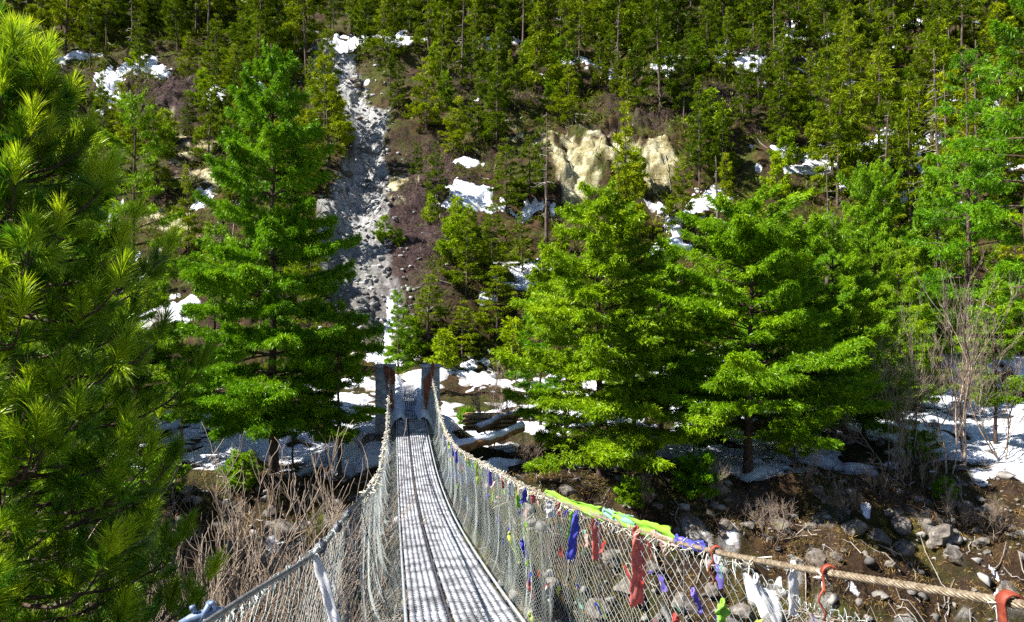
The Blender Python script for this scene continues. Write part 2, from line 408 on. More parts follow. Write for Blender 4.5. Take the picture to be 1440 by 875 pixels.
    vo = t.n('ShaderNodeTexVoronoi'); vo.feature = 'DISTANCE_TO_EDGE'; vo.inputs['Scale'].default_value = .55; t.t.links.new(v, vo.inputs['Vector'])
    crack = t.ramp(vo.outputs['Distance'], [(0.0, .15), (.06, 1.0)])
    rk = t.ramp(t.noise(1.6, 8, .72, v), [(.3, (.16, .16, .16)), (.5, (.46, .46, .46)), (.66, (.70, .70, .71))])
    rk = t.mix(.55, rk, crack, 'MULTIPLY')
    ea = t.ramp(t.noise(.8, 8, .7, v), [(.3, (.13, .10, .045)), (.46, (.38, .33, .17)), (.60, (.72, .67, .45))])
    c = t.mix(attr('earth'), c, ea)
    c = t.mix(attr('scree'), c, rk)
    n1 = t.bump(t.noise(1.8, 8, .72, v), .9, .5)
    n2 = t.bump(t.noise(9, 6, .7, v), .8, .12, n1)
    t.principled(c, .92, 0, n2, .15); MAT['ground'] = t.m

# ------------------------------------------------------------ trees
def blades(mb, P, Dn, L, W, rs, droop=0.0):
    """thin needle sprays: P base, Dn unit direction, two-segment blades bending down"""
    n = len(P)
    S = nrm(np.cross(Dn, rs.normal(size=(n, 3))))
    L = np.asarray(L).reshape(-1, 1)*np.ones((n, 1)); W = np.asarray(W).reshape(-1, 1)*np.ones((n, 1))
    M = P + Dn*L*.55; Tp = P + Dn*L - np.array([0, 0, 1.0])*droop*L
    V = np.stack([P - S*W*.25, P + S*W*.25, M + S*W*.5, M - S*W*.5, Tp], 1).reshape(-1, 3)
    b = np.arange(n)[:, None]*5
    mb.add(V, np.concatenate([b + 3, b + 2, b + 4], 1), np.concatenate([b, b + 1, b + 2, b + 3], 1))

def conifer(seed, H, Rad, base=.15, whorls=18, per=5, up=.15, droop=.25, tuft=.22, bw=.03, dens=9.0, nb=9, shape=1.0, lean=0.0,
            trunk_r=None, sub_wood=True, spread=.32, asym=0.0, top_flat=0.0, miss=.12, bdroop=.25):
    rs = np.random.RandomState(seed); tr = MB(); cr = MB()
    tr_r = trunk_r or H*.013
    zz = np.linspace(-.6, H, 12); bend = np.cumsum(rs.normal(size=12))*H*.0025
    px = bend + lean*zz; py = np.cumsum(rs.normal(size=12))*H*.0025
    TP = np.stack([px, py, zz], 1); TP[:2, :2] = TP[1, :2]
    TP[:, :2] -= TP[1, :2]
    tube(tr, TP, tr_r*np.interp(zz/H, [-.1, 0, .05, 1], [1.5, 1.4, 1.0, .1]), 8)
    az0 = rs.rand()*6.28
    for wi in range(whorls):
        t = (wi + rs.rand()*.7)/whorls
        zt = base + (1 - base)*t
        z = (zt + rs.normal()*.006)*H*.985
        prof = (1 - t)**(.75*shape)*(.55 + .45*min(1, t*4 + .35)) + .04
        if top_flat: prof = max(prof, top_flat*(1 - t)**.35)
        az0 += 1.1
        for b in range(per + (rs.rand() < .4)):
            if rs.rand() < miss: continue
            a = az0 + b*6.283/per + rs.normal()*.45
            L = Rad*prof*rs.uniform(.5, 1.25)*(1 + asym*math.cos(a))
            if L < .12: L = .12
            c0 = np.array([np.interp(z, zz, TP[:, 0]), np.interp(z, zz, TP[:, 1]), z])
            d = np.array([math.cos(a), math.sin(a), 0.0]); lat = np.array([-d[1], d[0], 0.0])
            u_ = up + (t**2)*.55 + rs.normal()*.10
            dr = droop*(1 - t*.6)
            def curve(s): return c0 + (s*L)[:, None]*d + np.outer(L*(u_*s - dr*s**2 + dr*.55*s**4), [0, 0, 1.0]) + np.outer(np.sin(s*3 + b)*L*.05, lat)
            s = np.linspace(0, 1, 6)
            tube(tr, curve(s), np.maximum(tr_r*.28*(L/Rad)**.5*(1 - s*.85), .004 + H*.0003), 3, False)
            n = max(2, int(dens*L**1.35*rs.uniform(.7, 1.3)))
            s = .18 + .82*rs.rand(n)**.62
            lo = rs.uniform(-1, 1, n)*spread*L*(1.12 - s)*1.25
            Pt = curve(s) + lo[:, None]*lat + np.outer(-abs(lo)*.12 + rs.normal(size=n)*.045*Rad**.3 - .10*L*(abs(lo)/(spread*L + .01))**2*0, [0, 0, 1.0]) + np.outer(abs(lo)*.55, d)
            # side twigs
            if sub_wood and n > 3:
                k = rs.choice(n, min(n, 7), replace=False)
                sb = np.clip(s[k] - .12, .05, 1)
                segs(tr, curve(sb), Pt[k], .004 + H*.0003)
            dirn = nrm(d*.8 + np.sign(lo)[:, None]*lat*.5*np.minimum(1, abs(lo)[:, None]/(.1*L + .01)) + np.array([0, 0, .28]) + rs.normal(size=(n, 3))*.28)
            Pb = np.repeat(Pt, nb, 0); Db = nrm(np.repeat(dirn, nb, 0)*.85 + rs.normal(size=(n*nb, 3))*.62)
            Pb = Pb + np.repeat(dirn, nb, 0)*rs.uniform(-.35, .5, (n*nb, 1))*tuft
            blades(cr, Pb, Db, tuft*rs.uniform(.6, 1.2, n*nb), bw*rs.uniform(.7, 1.3, n*nb), rs, bdroop)
    return tr.mesh('trunk', True), cr.mesh('crown')

def tree_obj(name, proto, loc, rz, scale, fol, label, cat, group, bark='bark_far', sxy=1.0):
    root = empty(name, loc, label, cat, group, rz); root.scale = (scale*sxy, scale*sxy, scale)
    for nm, me, m in (('trunk', proto[0], bark), ('crown', proto[1], fol)):
        key = (me.name, m)
        mm = _mcache.get(key)
        if mm is None:
            mm = me.copy(); mm.materials.clear(); mm.materials.append(MAT[m]); _mcache[key] = mm
        o = bpy.data.objects.new(nm, mm); COL.objects.link(o); o.parent = root
    return root
_mcache = {}

def snag(seed, H, r, n=34, L=1.6):
    rs = np.random.RandomState(seed); mb = MB(); bb = MB()
    zz = np.linspace(-.4, H, 10); P = np.stack([np.cumsum(rs.normal(size=10))*.05, np.cumsum(rs.normal(size=10))*.05, zz], 1)
    tube(mb, P, r*np.linspace(1.1, .12, 10), 7)
    for i in range(n):
        z = H*rs.uniform(.22, .98); a = rs.rand()*6.28; l = L*(1.15 - z/H)*rs.uniform(.4, 1.2)
        s = np.linspace(0, 1, 5); d = np.array([math.cos(a), math.sin(a), 0])
        Pb = np.array([np.interp(z, zz, P[:, 0]), np.interp(z, zz, P[:, 1]), z]) + np.outer(s*l, d) + np.outer(l*(.1*s - .35*s*s + rs.normal()*.2*s), [0, 0, 1.0]) + rs.normal(size=(5, 3))*.03
        tube(bb, Pb, np.linspace(.028, .008, 5), 3, False)
        for k in range(3):
            j = rs.randint(2, 5); tube(bb, np.stack([Pb[j], Pb[j] + (d*.5 + rs.normal(size=3)*.4)*l*.3]), [.01, .005], 3, False)
    return mb, bb

def bare(seed, H, stems=4, spread=.5, r0=.03, depth=4, kids=4, gnarl=.18, up=.25):
    rs = np.random.RandomState(seed); mains = MB(); twigs = MB()
    def grow(p, d, L, r, lev):
        k = 6; P = [p]; dd = d.copy()
        for i in range(k):
            dd = nrm(dd + rs.normal(size=3)*gnarl + np.array([0, 0, up*.25])); P.append(P[-1] + dd*L/k)
        P = np.array(P); tube(mains if lev == 0 else twigs, P, np.maximum(r*np.linspace(1, .45, k+1), .0022), 5 if lev == 0 else 3, False)
        if lev < depth:
            for c in range(kids + (rs.rand() < .5)):
                s = rs.randint(2, k + 1)
                grow(P[s], nrm(nrm(P[s] - P[s-1]) + rs.normal(size=3)*spread + np.array([0, 0, up])), L*rs.uniform(.38, .66), r*.52, lev + 1)
    for i in range(stems):
        a = rs.rand()*6.28
        grow(np.array([math.cos(a), math.sin(a), 0])*.12, nrm(np.array([math.cos(a)*spread*.7, math.sin(a)*spread*.7, 1.0])), H*rs.uniform(.45, .68), r0*rs.uniform(.7, 1.1), 0)
    return mains, twigs

# ------------------------------------------------------------ bridge geometry
D_c = [-3, 0, .8, 1.5, 2.65, 4.5, 6.4, 9.7, 15, 19.5, 22.5, 25, 26.3]
Z_c = [.35, -.28, -.45, -.62, -.905, -1.27, -1.62, -2.16, -2.84, -3.16, -3.02, -2.45, -2.02]
XL = [-.2, -.40, -.49, -.588, -.74, -1.03, -1.30, -1.80, -2.70, -3.42, -3.92, -4.32, -4.52]
XR = [1.75, 1.45, 1.26, 1.08, .80, .47, .22, -.22, -1.18, -1.86, -2.32, -2.78, -3.06]
D_d = [-3, 0, 2.65, 6.4, 8.9, 15, 19.6, 23, 26.4]
Z_d = [-1.05, -1.55, -2.1, -2.82, -3.27, -4.12, -4.37, -4.25, -4.02]
def cr(xs, ys, x):
    """smooth interpolation (monotone cubic-ish through Catmull tangents)"""
    xs = np.array(xs, float); ys = np.array(ys, float); x = np.atleast_1d(np.asarray(x, float))
    m = np.gradient(ys, xs); k = np.clip(np.searchsorted(xs, x) - 1, 0, len(xs) - 2)
    h = xs[k+1] - xs[k]; t = (x - xs[k])/h
    return (2*t**3 - 3*t**2 + 1)*ys[k] + (t**3 - 2*t**2 + t)*h*m[k] + (-2*t**3 + 3*t**2)*ys[k+1] + (t**3 - t**2)*h*m[k+1]
def cable(side, D):
    D = np.atleast_1d(D); x = cr(D_c, XL if side < 0 else XR, D); return np.stack([x, D, cr(D_c, Z_c, D)], 1)
def deck_c(D):
    D = np.atleast_1d(np.asarray(D, float)); x = -.41 - (D - 6.4)*.167
    return np.stack([x, D, cr(D_d, Z_d, D)], 1)
AX = nrm(np.array([-.167, 1.0, 0])); CX = np.array([AX[1], -AX[0], 0])   # along / across (to the right)
HALF = .5

def right_at(u):
    D = np.linspace(1.2, 25, 3000); P = cable(1, D); uu = CU + F*P[:, 0]/P[:, 1]
    k = np.argmin(abs(uu - u)); return P[k]
def left_at(v):
    D = np.linspace(.8, 25, 3000); P = cable(-1, D); vv = CV - F*P[:, 2]/P[:, 1]
    k = np.argmin(abs(vv - v)); return P[k]

def net_point(side, D, t):
    """t 0..1 from hand cable to deck edge"""
    top = cable(side, D); bot = deck_c(D) + side*CX*(HALF + .02) + np.array([0, 0, -.03])
    drop = .13*(1 - sstep(1.9, 3.0, D)) if side > 0 else .02*(1 - sstep(1.5, 2.4, D))
    top = top - np.stack([0*D, 0*D, drop + .012], 1)
    a = t**2.3; H = (top[:, 2] - bot[:, 2])
    sag = .16 + .05*np.sin(D*1.3)
    z = top[:, 2] - (H + sag)*np.sin(np.clip(t/.86, 0, 1)*math.pi/2)**.92*1.0
    lift = np.clip((t - .86)/.14, 0, 1)
    z = np.where(t > .86, (bot[:, 2] - sag)*(1 - lift) + bot[:, 2]*lift, z)
    out = side*CX
    fold = (.022*np.sin(D*5.1 + t*2.0) + .007*np.sin(D*11.7 + 1.3*t) + .05*fbm(D*1.6, t*2.5, 3, 5))*np.sin(np.clip(t, 0, 1)*math.pi)
    belly = .07*np.sin(t*math.pi)
    P = top*(1 - a)[:, None] + bot*a[:, None]
    P = P + np.outer(fold + belly, out)
    P[:, 2] = z
    P[:, 1] += .03*np.sin(D*2.1)*np.sin(t*math.pi)
    return P

def make_bridge():
    br = empty('suspension_bridge', (0, 0, 0), 'narrow steel cable footbridge with mesh sides and grated walkway crossing to the far bank', 'footbridge')
    # walkway in panels, a narrow and a wide strip side by side
    L0 = np.arange(-2.8, 26.3, 2.42)
    for a in L0:
        b = min(a + 2.40, 26.35)
        for (o0, nfl, y0) in ((-HALF, 5, 0), (-HALF + .405, 8, 0)):
            mb = MB(); D = np.linspace(a, b, 7); C = deck_c(D)
            pitch = .0715
            for k in range(nfl):
                off = o0 + pitch*(k + .5)
                w = .047; th = .022
                P = C + CX*off
                V = []
                for s_, zt in ((-w/2, 0), (w/2, 0), (w/2, -th), (-w/2, -th)): V.append(P + CX*s_ + np.array([0, 0, zt]))
                V = np.stack(V, 1); m = len(P)
                i = np.arange(m-1)[:, None]*4; j = np.arange(4)[None, :]; kk = (j+1) % 4
                Q = np.stack([i+j, i+4+j, i+4+kk, i+kk], -1).reshape(-1, 4)
                mb.add(V.reshape(-1, 3), None, np.concatenate([Q, [[0, 1, 2, 3]], [[(m-1)*4+3, (m-1)*4+2, (m-1)*4+1, (m-1)*4]]]))
            w_all = pitch*nfl
            nb = int((b - a)/.082)
            Dc = a + .03 + np.arange(nb)*.082; Cc = deck_c(Dc)
            hb = np.where(np.arange(nb) % 14 == 0, .024, .008)
            for s0 in range(nb):
                p0 = Cc[s0] + CX*(o0 + .004); p1 = Cc[s0] + CX*(o0 + w_all - .004); h = hb[s0]
                e = AX*h*1.2
                zt = -.006; zb = -.018
                V = [p0 - e + [0, 0, zt], p1 - e + [0, 0, zt], p1 + e + [0, 0, zt], p0 + e + [0, 0, zt], p0 - e + [0, 0, zb], p1 - e + [0, 0, zb], p1 + e + [0, 0, zb], p0 + e + [0, 0, zb]]
                mb.add(V, None, [(0, 1, 2, 3), (7, 6, 5, 4), (0, 4, 5, 1), (2, 6, 7, 3)])
            mb.build('deck_panel', MAT['deck_steel'], br)
    # edge rails of the walkway, cross beams, bearing cables
    D = np.linspace(-2.9, 26.4, 60); C = deck_c(D)
    for s in (-1, 1):
        mb = MB(); tube(mb, C + s*CX*(HALF + .03) + np.array([0, 0, -.02]), .017, 6); mb.build('edge_rail', MAT['galv'], br, True)
        mb = MB(); tube(mb, C + s*CX*(HALF - .12) + np.array([0, 0, -.075]), .018, 6); mb.build('bearing_cable', MAT['dark_steel'], br, True)
    mb = MB(); tube(mb, C + CX*(-HALF + .381) + np.array([0, 0, -.04]), .022, 6); mb.build('gap_shade_tube', MAT['dark_steel'], br, True)  # dark tube added under the panel gap to stand for its shadow
    for d in np.arange(-2.4, 26, 1.21):
        mb = MB(); c = deck_c(d)[0]
        box(mb, c + np.array([0, 0, -.045]), (2*HALF + .14, .05, .05), math.atan2(CX[1], CX[0])); mb.build('cross_beam', MAT['dark_steel'], br)
    # hand cables: twisted wire rope on the right, smooth painted pipe look on the left
    for s in (-1, 1):
        D = np.concatenate([np.concatenate([np.arange(-2.9, .9, .05), np.arange(.9, 5, .004)]) if s > 0 else np.arange(-2.9, 5, .05), np.linspace(5, 26.3, 160)])
        P = cable(s, D); mb = MB()
        if s > 0:
            n = 32; th = np.linspace(0, 2*math.pi, n, endpoint=False); prof = 1 - .30*np.abs(np.cos(th*4))**3
            tube(mb, P, .0108, n, True, D*2*math.pi/.13, prof)
            o = mb.build('hand_cable', MAT['rope_steel'], br, True)
            o['label'] = 'right hand cable, a twisted brown steel wire rope'
        else:
            tube(mb, P, np.interp(D, [1.4, 3.0, 6.0], [.0065, .0105, .012]), 10)
            o = mb.build('hand_cable', MAT['pipe_grey'], br, True); o['label'] = 'left hand cable, weathered grey'
    # mesh sides
    for s in (-1, 1):
        dx = .042; i = np.arange(int(26.9/dx)); rows = 84
        Dg = -1.0 + np.arange(len(i) + 1)*dx
        tt = np.linspace(0, 1, rows + 1)
        G = np.stack([net_point(s, Dg + .006*np.sin(np.arange(len(Dg))*1.7 + r*.3), np.full(len(Dg), tt[r])) for r in range(rows + 1)], 1)   # (cols, rows+1, 3)
        G += RS.normal(size=G.shape)*.0022
        P0 = []; P1 = []
        for r in range(rows):
            ia = i + ((r + i) % 2); ib = i + ((r + 1 + i) % 2)
            P0.append(G[ia, r]); P1.append(G[ib, r + 1])
        P0 = np.concatenate(P0); P1 = np.concatenate(P1)
        far = P0[:, 1] > 7
        mb = MB(); segs(mb, P0[~far], P1[~far], .0009); segs(mb, P0[far], P1[far], .0011)
        o = mb.build('chain_link_net', MAT['net_wire'], br)
        # fringe of frayed wire ends and loops along the top of the net
        mb = MB()
        for d in np.concatenate([np.arange(.9, 6, .022), np.arange(6, 25.5, .12)]):
            p = net_point(s, np.array([d]), np.array([0.0]))[0]
            r = RS.uniform(.008, .022); a = np.linspace(-.6, 3.6, 7); ax = nrm(RS.normal(size=3)*.5 + AX)
            c = p + np.array([0, 0, r*.6]); loop = c + np.outer(np.cos(a)*r, ax) + np.outer(np.sin(a)*r, [0, 0, 1.0]) + RS.normal(size=(7, 3))*.002
            tube(mb, loop, .0015 if d < 6 else .003, 3, False)
        tag(mb.build('frayed_wire_edge', MAT['net_wire'], br), kind='stuff')
    # hangers
    for s in (-1, 1):
        for d in np.arange(3.0, 25.5, 1.21):
            p = cable(s, d)[0]; q = deck_c(d)[0] + s*CX*(HALF + .05) + np.array([0, 0, -.05])
            m = (p + q)/2 + s*CX*.02
            mb = MB(); tube(mb, np.stack([p, m, q]), .0028, 5); mb.build('suspender_rod', MAT['dark_steel'], br, True)
    # red saddle clamps over the right hand rope
    for u, dz, ln in ((1008, 0, .03), (1165, 0, .045), (1432, 0, .13)):
        p = right_at(min(u, 1440)); 
        if u == 1432: p = cable(1, np.array([1.53]))[0]
        mb = MB(); w = .0085 if u < 1400 else .014
        th = np.linspace(-.4, math.pi + .4, 12)
        arc = np.stack([np.cos(th)*.019, 0*th, np.sin(th)*.019], 1)
        left = [p + np.array([a[0], 0, a[2]]) for a in arc]
        tail = [p + np.array([-.015, 0, -.012 - k*ln/4]) for k in range(1, 5)]
        path = np.array(left + tail); k = len(path)
        V = np.concatenate([path + np.array([0, -w, 0]), path + np.array([0, w, 0])])
        out = nrm(path - (p + np.array([0, 0, 0])))*.005
        V = np.concatenate([V, V + np.concatenate([out, out])])
        Q = []
        for j in range(k - 1):
            Q += [(j, j+1, k+j+1, k+j), (2*k+j, 3*k+j, 3*k+j+1, 2*k+j+1), (j, 2*k+j, 2*k+j+1, j+1), (k+j, k+j+1, 3*k+j+1, 3*k+j)]
        Q += [(0, k, 3*k, 2*k), (k-1, 3*k-1, 4*k-1, 2*k-1)]
        mb.add(V, None, Q)
        # wire hook below
        hk = [p + np.array([-.015, 0, -.012 - ln]) + np.array(q) for q in ((0, 0, .01), (-.012, 0, -.01), (-.016, 0, -.03), (-.004, 0, -.045), (.006, 0, -.06), (.0, 0, -.085))]
        tube(mb, np.array(hk), .0035, 5)
        o = mb.build('saddle_clamp', MAT['red_paint'], br); o['label'] = 'rusty red strap clamp with hook on the right hand rope'
    # grips on the left cable
    for v in (722, 742, 770):
        p = left_at(v); t = nrm(left_at(v - 3) - p); mb = MB()
        tube(mb, np.stack([p - t*.03, p + t*.03]), .024, 8)
        for k in (-1, 1):
            tube(mb, np.stack([p + t*.015*k + np.array([-.005, 0, -.03]), p + t*.015*k + np.array([.0, 0, .035])]), .005, 5)
        mb.build('cable_grip', MAT['dark_steel'], br)
    # blue-grey fitting at the near left end of the cable
    mb = MB(); p = cable(-1, np.array([1.42]))[0]; q = p + np.array([-.055, -.02, -.006])
    tube(mb, np.stack([q + [-.02, 0, -.01], q, p + [-.02, 0, .0], p]), [.008, .010, .011, .009], 9)
    for k in (.15, .75):
        c = q*(1-k) + p*k; tube(mb, np.stack([c + [0, 0, -.015], c + [-.003, 0, .012], c + [-.006, 0, .024]]), [.0045, .005, .0045], 6)
        tube(mb, np.stack([c + [-.006, 0, .016], c + [-.007, .0, .024]]), .006, 6)
    tube(mb, np.stack([q + [.01, .0, -.02], q + [.03, .01, .022], p + [-.03, .0, .02], p + [-.01, 0, -.01]]), .006, 6)
    o = mb.build('end_fitting', MAT['blue_steel'], br, True); o['label'] = 'blue bolted fitting at the near end of the left cable'
    return br

# ------------------------------------------------------------ cloth
def cloth(name, mat, P0, path_dirs, width_vec, L, W, label, cat, group, seed=0, nseg=30, nw=8, wav=.012, taper=1.0, sway=.02):
    """strip from P0 along path_dirs (list of direction keyframes), crumpled"""
    rs = np.random.RandomState(seed); s = np.linspace(0, 1, nseg + 1)
    K = np.array(path_dirs, float); kk = np.linspace(0, 1, len(K))
    Dn = nrm(np.stack([np.interp(s, kk, K[:, c]) for c in range(3)], 1))
    P = np.array(P0) + np.concatenate([[[0, 0, 0]], np.cumsum(Dn[1:]*L/nseg, 0)])
    Wv = np.array(width_vec, float); Wv /= np.linalg.norm(Wv)
    V = []
    ph = rs.rand(4)*6.28
    for i in range(nseg + 1):
        tw = sway*6*math.sin(s[i]*2.4 + ph[0])
        N = np.cross(Dn[i], Wv); N /= np.linalg.norm(N) + 1e-9
        wv = Wv*math.cos(tw) + N*math.sin(tw)
        wd = W*(.45 + .55*min(1, s[i]*5))*(1 - (1 - taper)*s[i])
        for j in range(nw + 1):
            c = j/nw - .5
            off = N*(wav*math.sin(c*9 + s[i]*5 + ph[1]) + wav*.8*math.sin(s[i]*17 + c*3 + ph[2])) + Wv*wav*.5*math.sin(s[i]*11 + ph[3])
            fr = (rs.normal()*.035*W if j in (0, nw) else 0)
            off = off + N*W*.09*float(fbm(np.array(s[i]*7 + ph[0]), np.array(c*5 + ph[1]), 3, seed)) + wv*fr
            end = Dn[i]*(rs.uniform(-.06, .05)*L if i == nseg else rs.normal()*.004*L)
            V.append(P[i] + wv*c*wd + off + end)
    Q = [(i*(nw+1)+j, i*(nw+1)+j+1, (i+1)*(nw+1)+j+1, (i+1)*(nw+1)+j) for i in range(nseg) for j in range(nw)]
    P0 = np.array(P0); V = np.array(V) - P0
    mb = MB(); mb.add(V, None, Q)
    # knot round the rope
    th = np.linspace(0, 2*math.pi, 9)
    tube(mb, np.stack([np.cos(th)*.003 + .0, np.sin(th)*.016, np.cos(th)*.016], 1), min(W*.08 + .002, .006), 6)
    o = mb.build(name, MAT[mat], None, True, loc=tuple(P0)); o.modifiers.new('thick', 'SOLIDIFY').thickness = .0007
    return tag(o, label, cat, group)

def make_cloths():
    G = 'prayer flags tied along the right hand cable'
    def dn(u, L, W, mat, label, side=(1, .4, 0), dirs=None, seed=0, dz=-.01, name='prayer_flag', v_off=None, **k):
        p = right_at(u) + np.array([0, 0, dz]); px = p[1]/F
        cloth(name, mat, p, dirs or [(0, 0, -1), (.05, 0, -1), (0, 0, -1)], side, L*px, W*px, label, 'prayer flag', G, seed, wav=max(.002, W*px*.05), **k)
    dn(898, 104, 26, 'cloth_salmon', 'long salmon red cloth strip hanging lowest over the net, biggest of the flags', dirs=[(0, 0, -1), (.02, 0, -1), (-.12, 0, -1)], seed=1)
    dn(838, 60, 15, 'cloth_salmon', 'narrow faded red strip hanging between the blue tail and the big red strip', dirs=[(0, 0, -1), (.05, 0, -1), (.02, 0, -1)], seed=2)
    dn(808, 44, 16, 'cloth_green', 'yellow-green strip hanging directly above the long blue tail', dirs=[(0, 0, -1), (-.25, 0, -1)], seed=3)
    p = right_at(812); px = p[1]/F
    cloth('prayer_flag', 'cloth_blue', p + np.array([-.01, -.02, -.03]), [(-.1, 0, -1), (-.16, 0, -1)], (1, .3, 0), 66*px, 13*px, 'royal blue tail hanging below the yellow-green strip on the net', 'prayer flag', G, 4, wav=.006)
    def along(u0, u1, W, mat, label, dv=0, seed=0, sag=4):
        a = right_at(u0); b = right_at(u1); a = a + np.array([0, -.02, -dv*a[1]/F]); b = b + np.array([0, -.02, -dv*b[1]/F])
        d = b - a; L = np.linalg.norm(d)*1.03
        s = sag*a[1]/F/L*4
        cloth('prayer_flag', mat, a, [d/L + np.array([0, 0, -s]), d/L, d/L + np.array([0, 0, s])], (0, .25, 1), L, W*a[1]/F, label, 'prayer flag', G, seed, wav=W*a[1]/F*.08)
    along(768, 842, 13, 'cloth_green', 'green flag stretched along the cable just beyond the yellow-green strip', dv=-6, seed=5)
    along(862, 941, 18, 'cloth_green', 'large bright lime flag blown flat along the cable above the red strip', dv=-10, seed=6)
    along(848, 892, 14, 'cloth_teal', 'pale teal flag folded behind the large lime flag', dv=-12, seed=7)
    along(950, 990, 14, 'cloth_blue', 'deep blue flag end pointing right at the near end of the flag line', dv=-6, seed=8)
    along(918, 958, 11, 'cloth_pink', 'pale pink and white flag between the lime flag and the blue end', dv=-3, seed=9)
    dn(897, 14, 17, 'cloth_red', 'small crimson knot of cloth at the top of the big red strip', seed=10, dz=.02)
    dn(775, 26, 15, 'cloth_white', 'small white flag hanging beside a little red triangle', seed=11)
    dn(786, 18, 13, 'cloth_red', 'little red triangular flag next to the small white one', seed=12, taper=.3)
    dn(752, 16, 12, 'cloth_salmon', 'small orange-red scrap just before the green stretched flag', seed=13)
    dn(741, 22, 13, 'cloth_blue', 'crumpled blue flag beside a yellow-green strip on the middle of the cable', seed=14, dirs=[(0, 0, -1), (-.4, 0, -1)])
    dn(729, 34, 9, 'cloth_green', 'thin yellow-green strip left of the crumpled blue flag', seed=15)
    dn(718, 24, 9, 'cloth_white', 'faded white strip left of the thin yellow-green one', seed=16)
    dn(708, 20, 6, 'cloth_red', 'short red strip hanging beyond the faded white strip', seed=17)
    dn(690, 26, 7, 'cloth_violet', 'violet strip where the cable passes in front of the snow', seed=18)
    dn(672, 34, 7, 'cloth_yellow', 'pale yellow strip midway along the far half of the net', seed=19)
    dn(660, 14, 6, 'cloth_green', 'tiny lime scrap on the far half of the cable', seed=20)
    dn(643, 22, 7, 'cloth_blue', 'dark blue flag on the far third of the cable beside the snowy log', seed=21)
    dn(638, 18, 6, 'cloth_violet', 'violet flag just beyond the dark blue one on the far third', seed=22)
    dn(632, 20, 5, 'cloth_green', 'small lime flag beyond the two dark far flags', seed=23)
    dn(626, 34, 6, 'cloth_white', 'long white scarf hanging near the far end of the right net', seed=24)
    dn(620, 34, 5, 'cloth_white', 'white scarf hanging farthest of all beside the far pillar', seed=25)
    dn(623, 16, 4, 'cloth_yellow', 'tiny yellow flag between the two far white scarves', seed=26)
    # faded cloths lying against the net below the cable
    G2 = 'faded cloths lying in the right net'
    def innet(u, tt, L, W, mat, label, dirs, seed):
        c = right_at(u); q = net_point(1, np.array([c[1]]), np.array([tt]))[0] - CX*.02
        px = q[1]/F
        cloth('cloth_scrap', mat, q, dirs, (1, .5, .1), L*px, W*px, label, 'cloth scrap', G2, seed, wav=W*px*.12, taper=.6)
    innet(716, .25, 46, 12, 'cloth_yellow', 'pale lime cloth caught high in the net, left of the blue scrap', [(.5, -.1, -1), (.2, 0, -1)], 30)
    innet(745, .55, 42, 11, 'cloth_yellow', 'long pale green cloth slanting down low in the net', [(.6, -.3, -1), (.6, -.3, -.8)], 31)
    innet(732, .22, 26, 10, 'cloth_blue', 'faded blue scrap caught in the net under the crumpled blue flag', [(.3, 0, -1), (.3, 0, -1)], 32)
    innet(738, .40, 30, 7, 'cloth_salmon', 'thin reddish scrap caught in the net beside the faded blue one', [(.2, 0, -1), (.3, 0, -1)], 33)
    innet(765, .30, 22, 8, 'cloth_faded', 'grey-white rag in the net below the little red triangle', [(.3, 0, -1), (.2, 0, -1)], 34)
    innet(1040, .32, 26, 13, 'cloth_faded', 'pale grey rag lying low in the near net left of the white scarf', [(.5, 0, -1), (.2, 0, -1)], 35)
    innet(975, .06, 34, 14, 'cloth_violet', 'violet rag knotted in the net under the deep blue flag end', [(.6, 0, -1), (.3, 0, -1)], 36)
    innet(1018, .05, 46, 24, 'cloth_green', 'dull green rag bunched in the net left of the white scarf', [(-.1, 0, -1), (.1, 0, -1)], 37)
    innet(1170, .02, 32, 12, 'cloth_green', 'lime ribbon tied to the net below the red hook', [(.1, 0, -1), (-.4, 0, -1)], 38)
    innet(948, .12, 20, 18, 'cloth_red', 'dark red scrap in the net below the pink flag', [(.3, 0, -1), (.2, 0, -1)], 39)
    # white scarves
    G3 = 'white scarves knotted to the hand cables'
    def scarf(p, dirs, L, W, label, seed, side=(1, .2, 0)):
        cloth('white_scarf', 'cloth_white', p, dirs, side, L, W, label, 'scarf', G3, seed, nseg=24, nw=7, wav=W*.06, sway=.01)
    p = right_at(1116); scarf(p, [(0, 0, -1), (.05, 0, -1), (-.1, -.05, -1)], .16, .034, 'white scarf hanging straight from the bare right hand rope', 51)
    p = right_at(1060); scarf(p + np.array([0, -.02, -.06]), [(.45, -.1, -1), (.55, -.1, -1), (.1, 0, -1)], .22, .032, 'white scarf slanting down inside the net left of the hanging one', 52)
    p = right_at(1402); scarf(p, [(0, 0, -1), (.02, 0, -1)], .10, .014, 'short white tie at the near right end of the rope', 53)
    p = left_at(780); scarf(p + np.array([.01, 0, .005]), [(.35, -.02, -1), (.30, -.1, -1), (.35, -.1, -1)], .34, .040, 'wide white scarf hanging from the near left cable', 54, (1, .2, .25))
    # shreds along the cables
    for s in (-1, 1):
        mb = MB()
        for d in np.arange(1.2 if s > 0 else 2.2, 25.3, .115):
            if s > 0 and 1.2 < d < 2.4 and RS.rand() < .6: continue
            if s < 0 and d < 5.5 and RS.rand() < .72: continue
            c = cable(s, d)[0] + np.array([0, 0, -.01]); q = RS.uniform(.5, 1.2)*(1 + d*.028)
            for k in range(5):
                e = c + RS.normal(size=3)*.022*q + np.array([0, 0, -.02*q]); m = (c + e)/2 + RS.normal(size=3)*.02*q
                w_ = .32 if d < 6 else .65
                tube(mb, np.stack([c + RS.normal(size=3)*.006, m, e, e + RS.normal(size=3)*.01]), [.005*q*w_, .007*q*w_, .004*q*w_, .002*q*w_], 4)
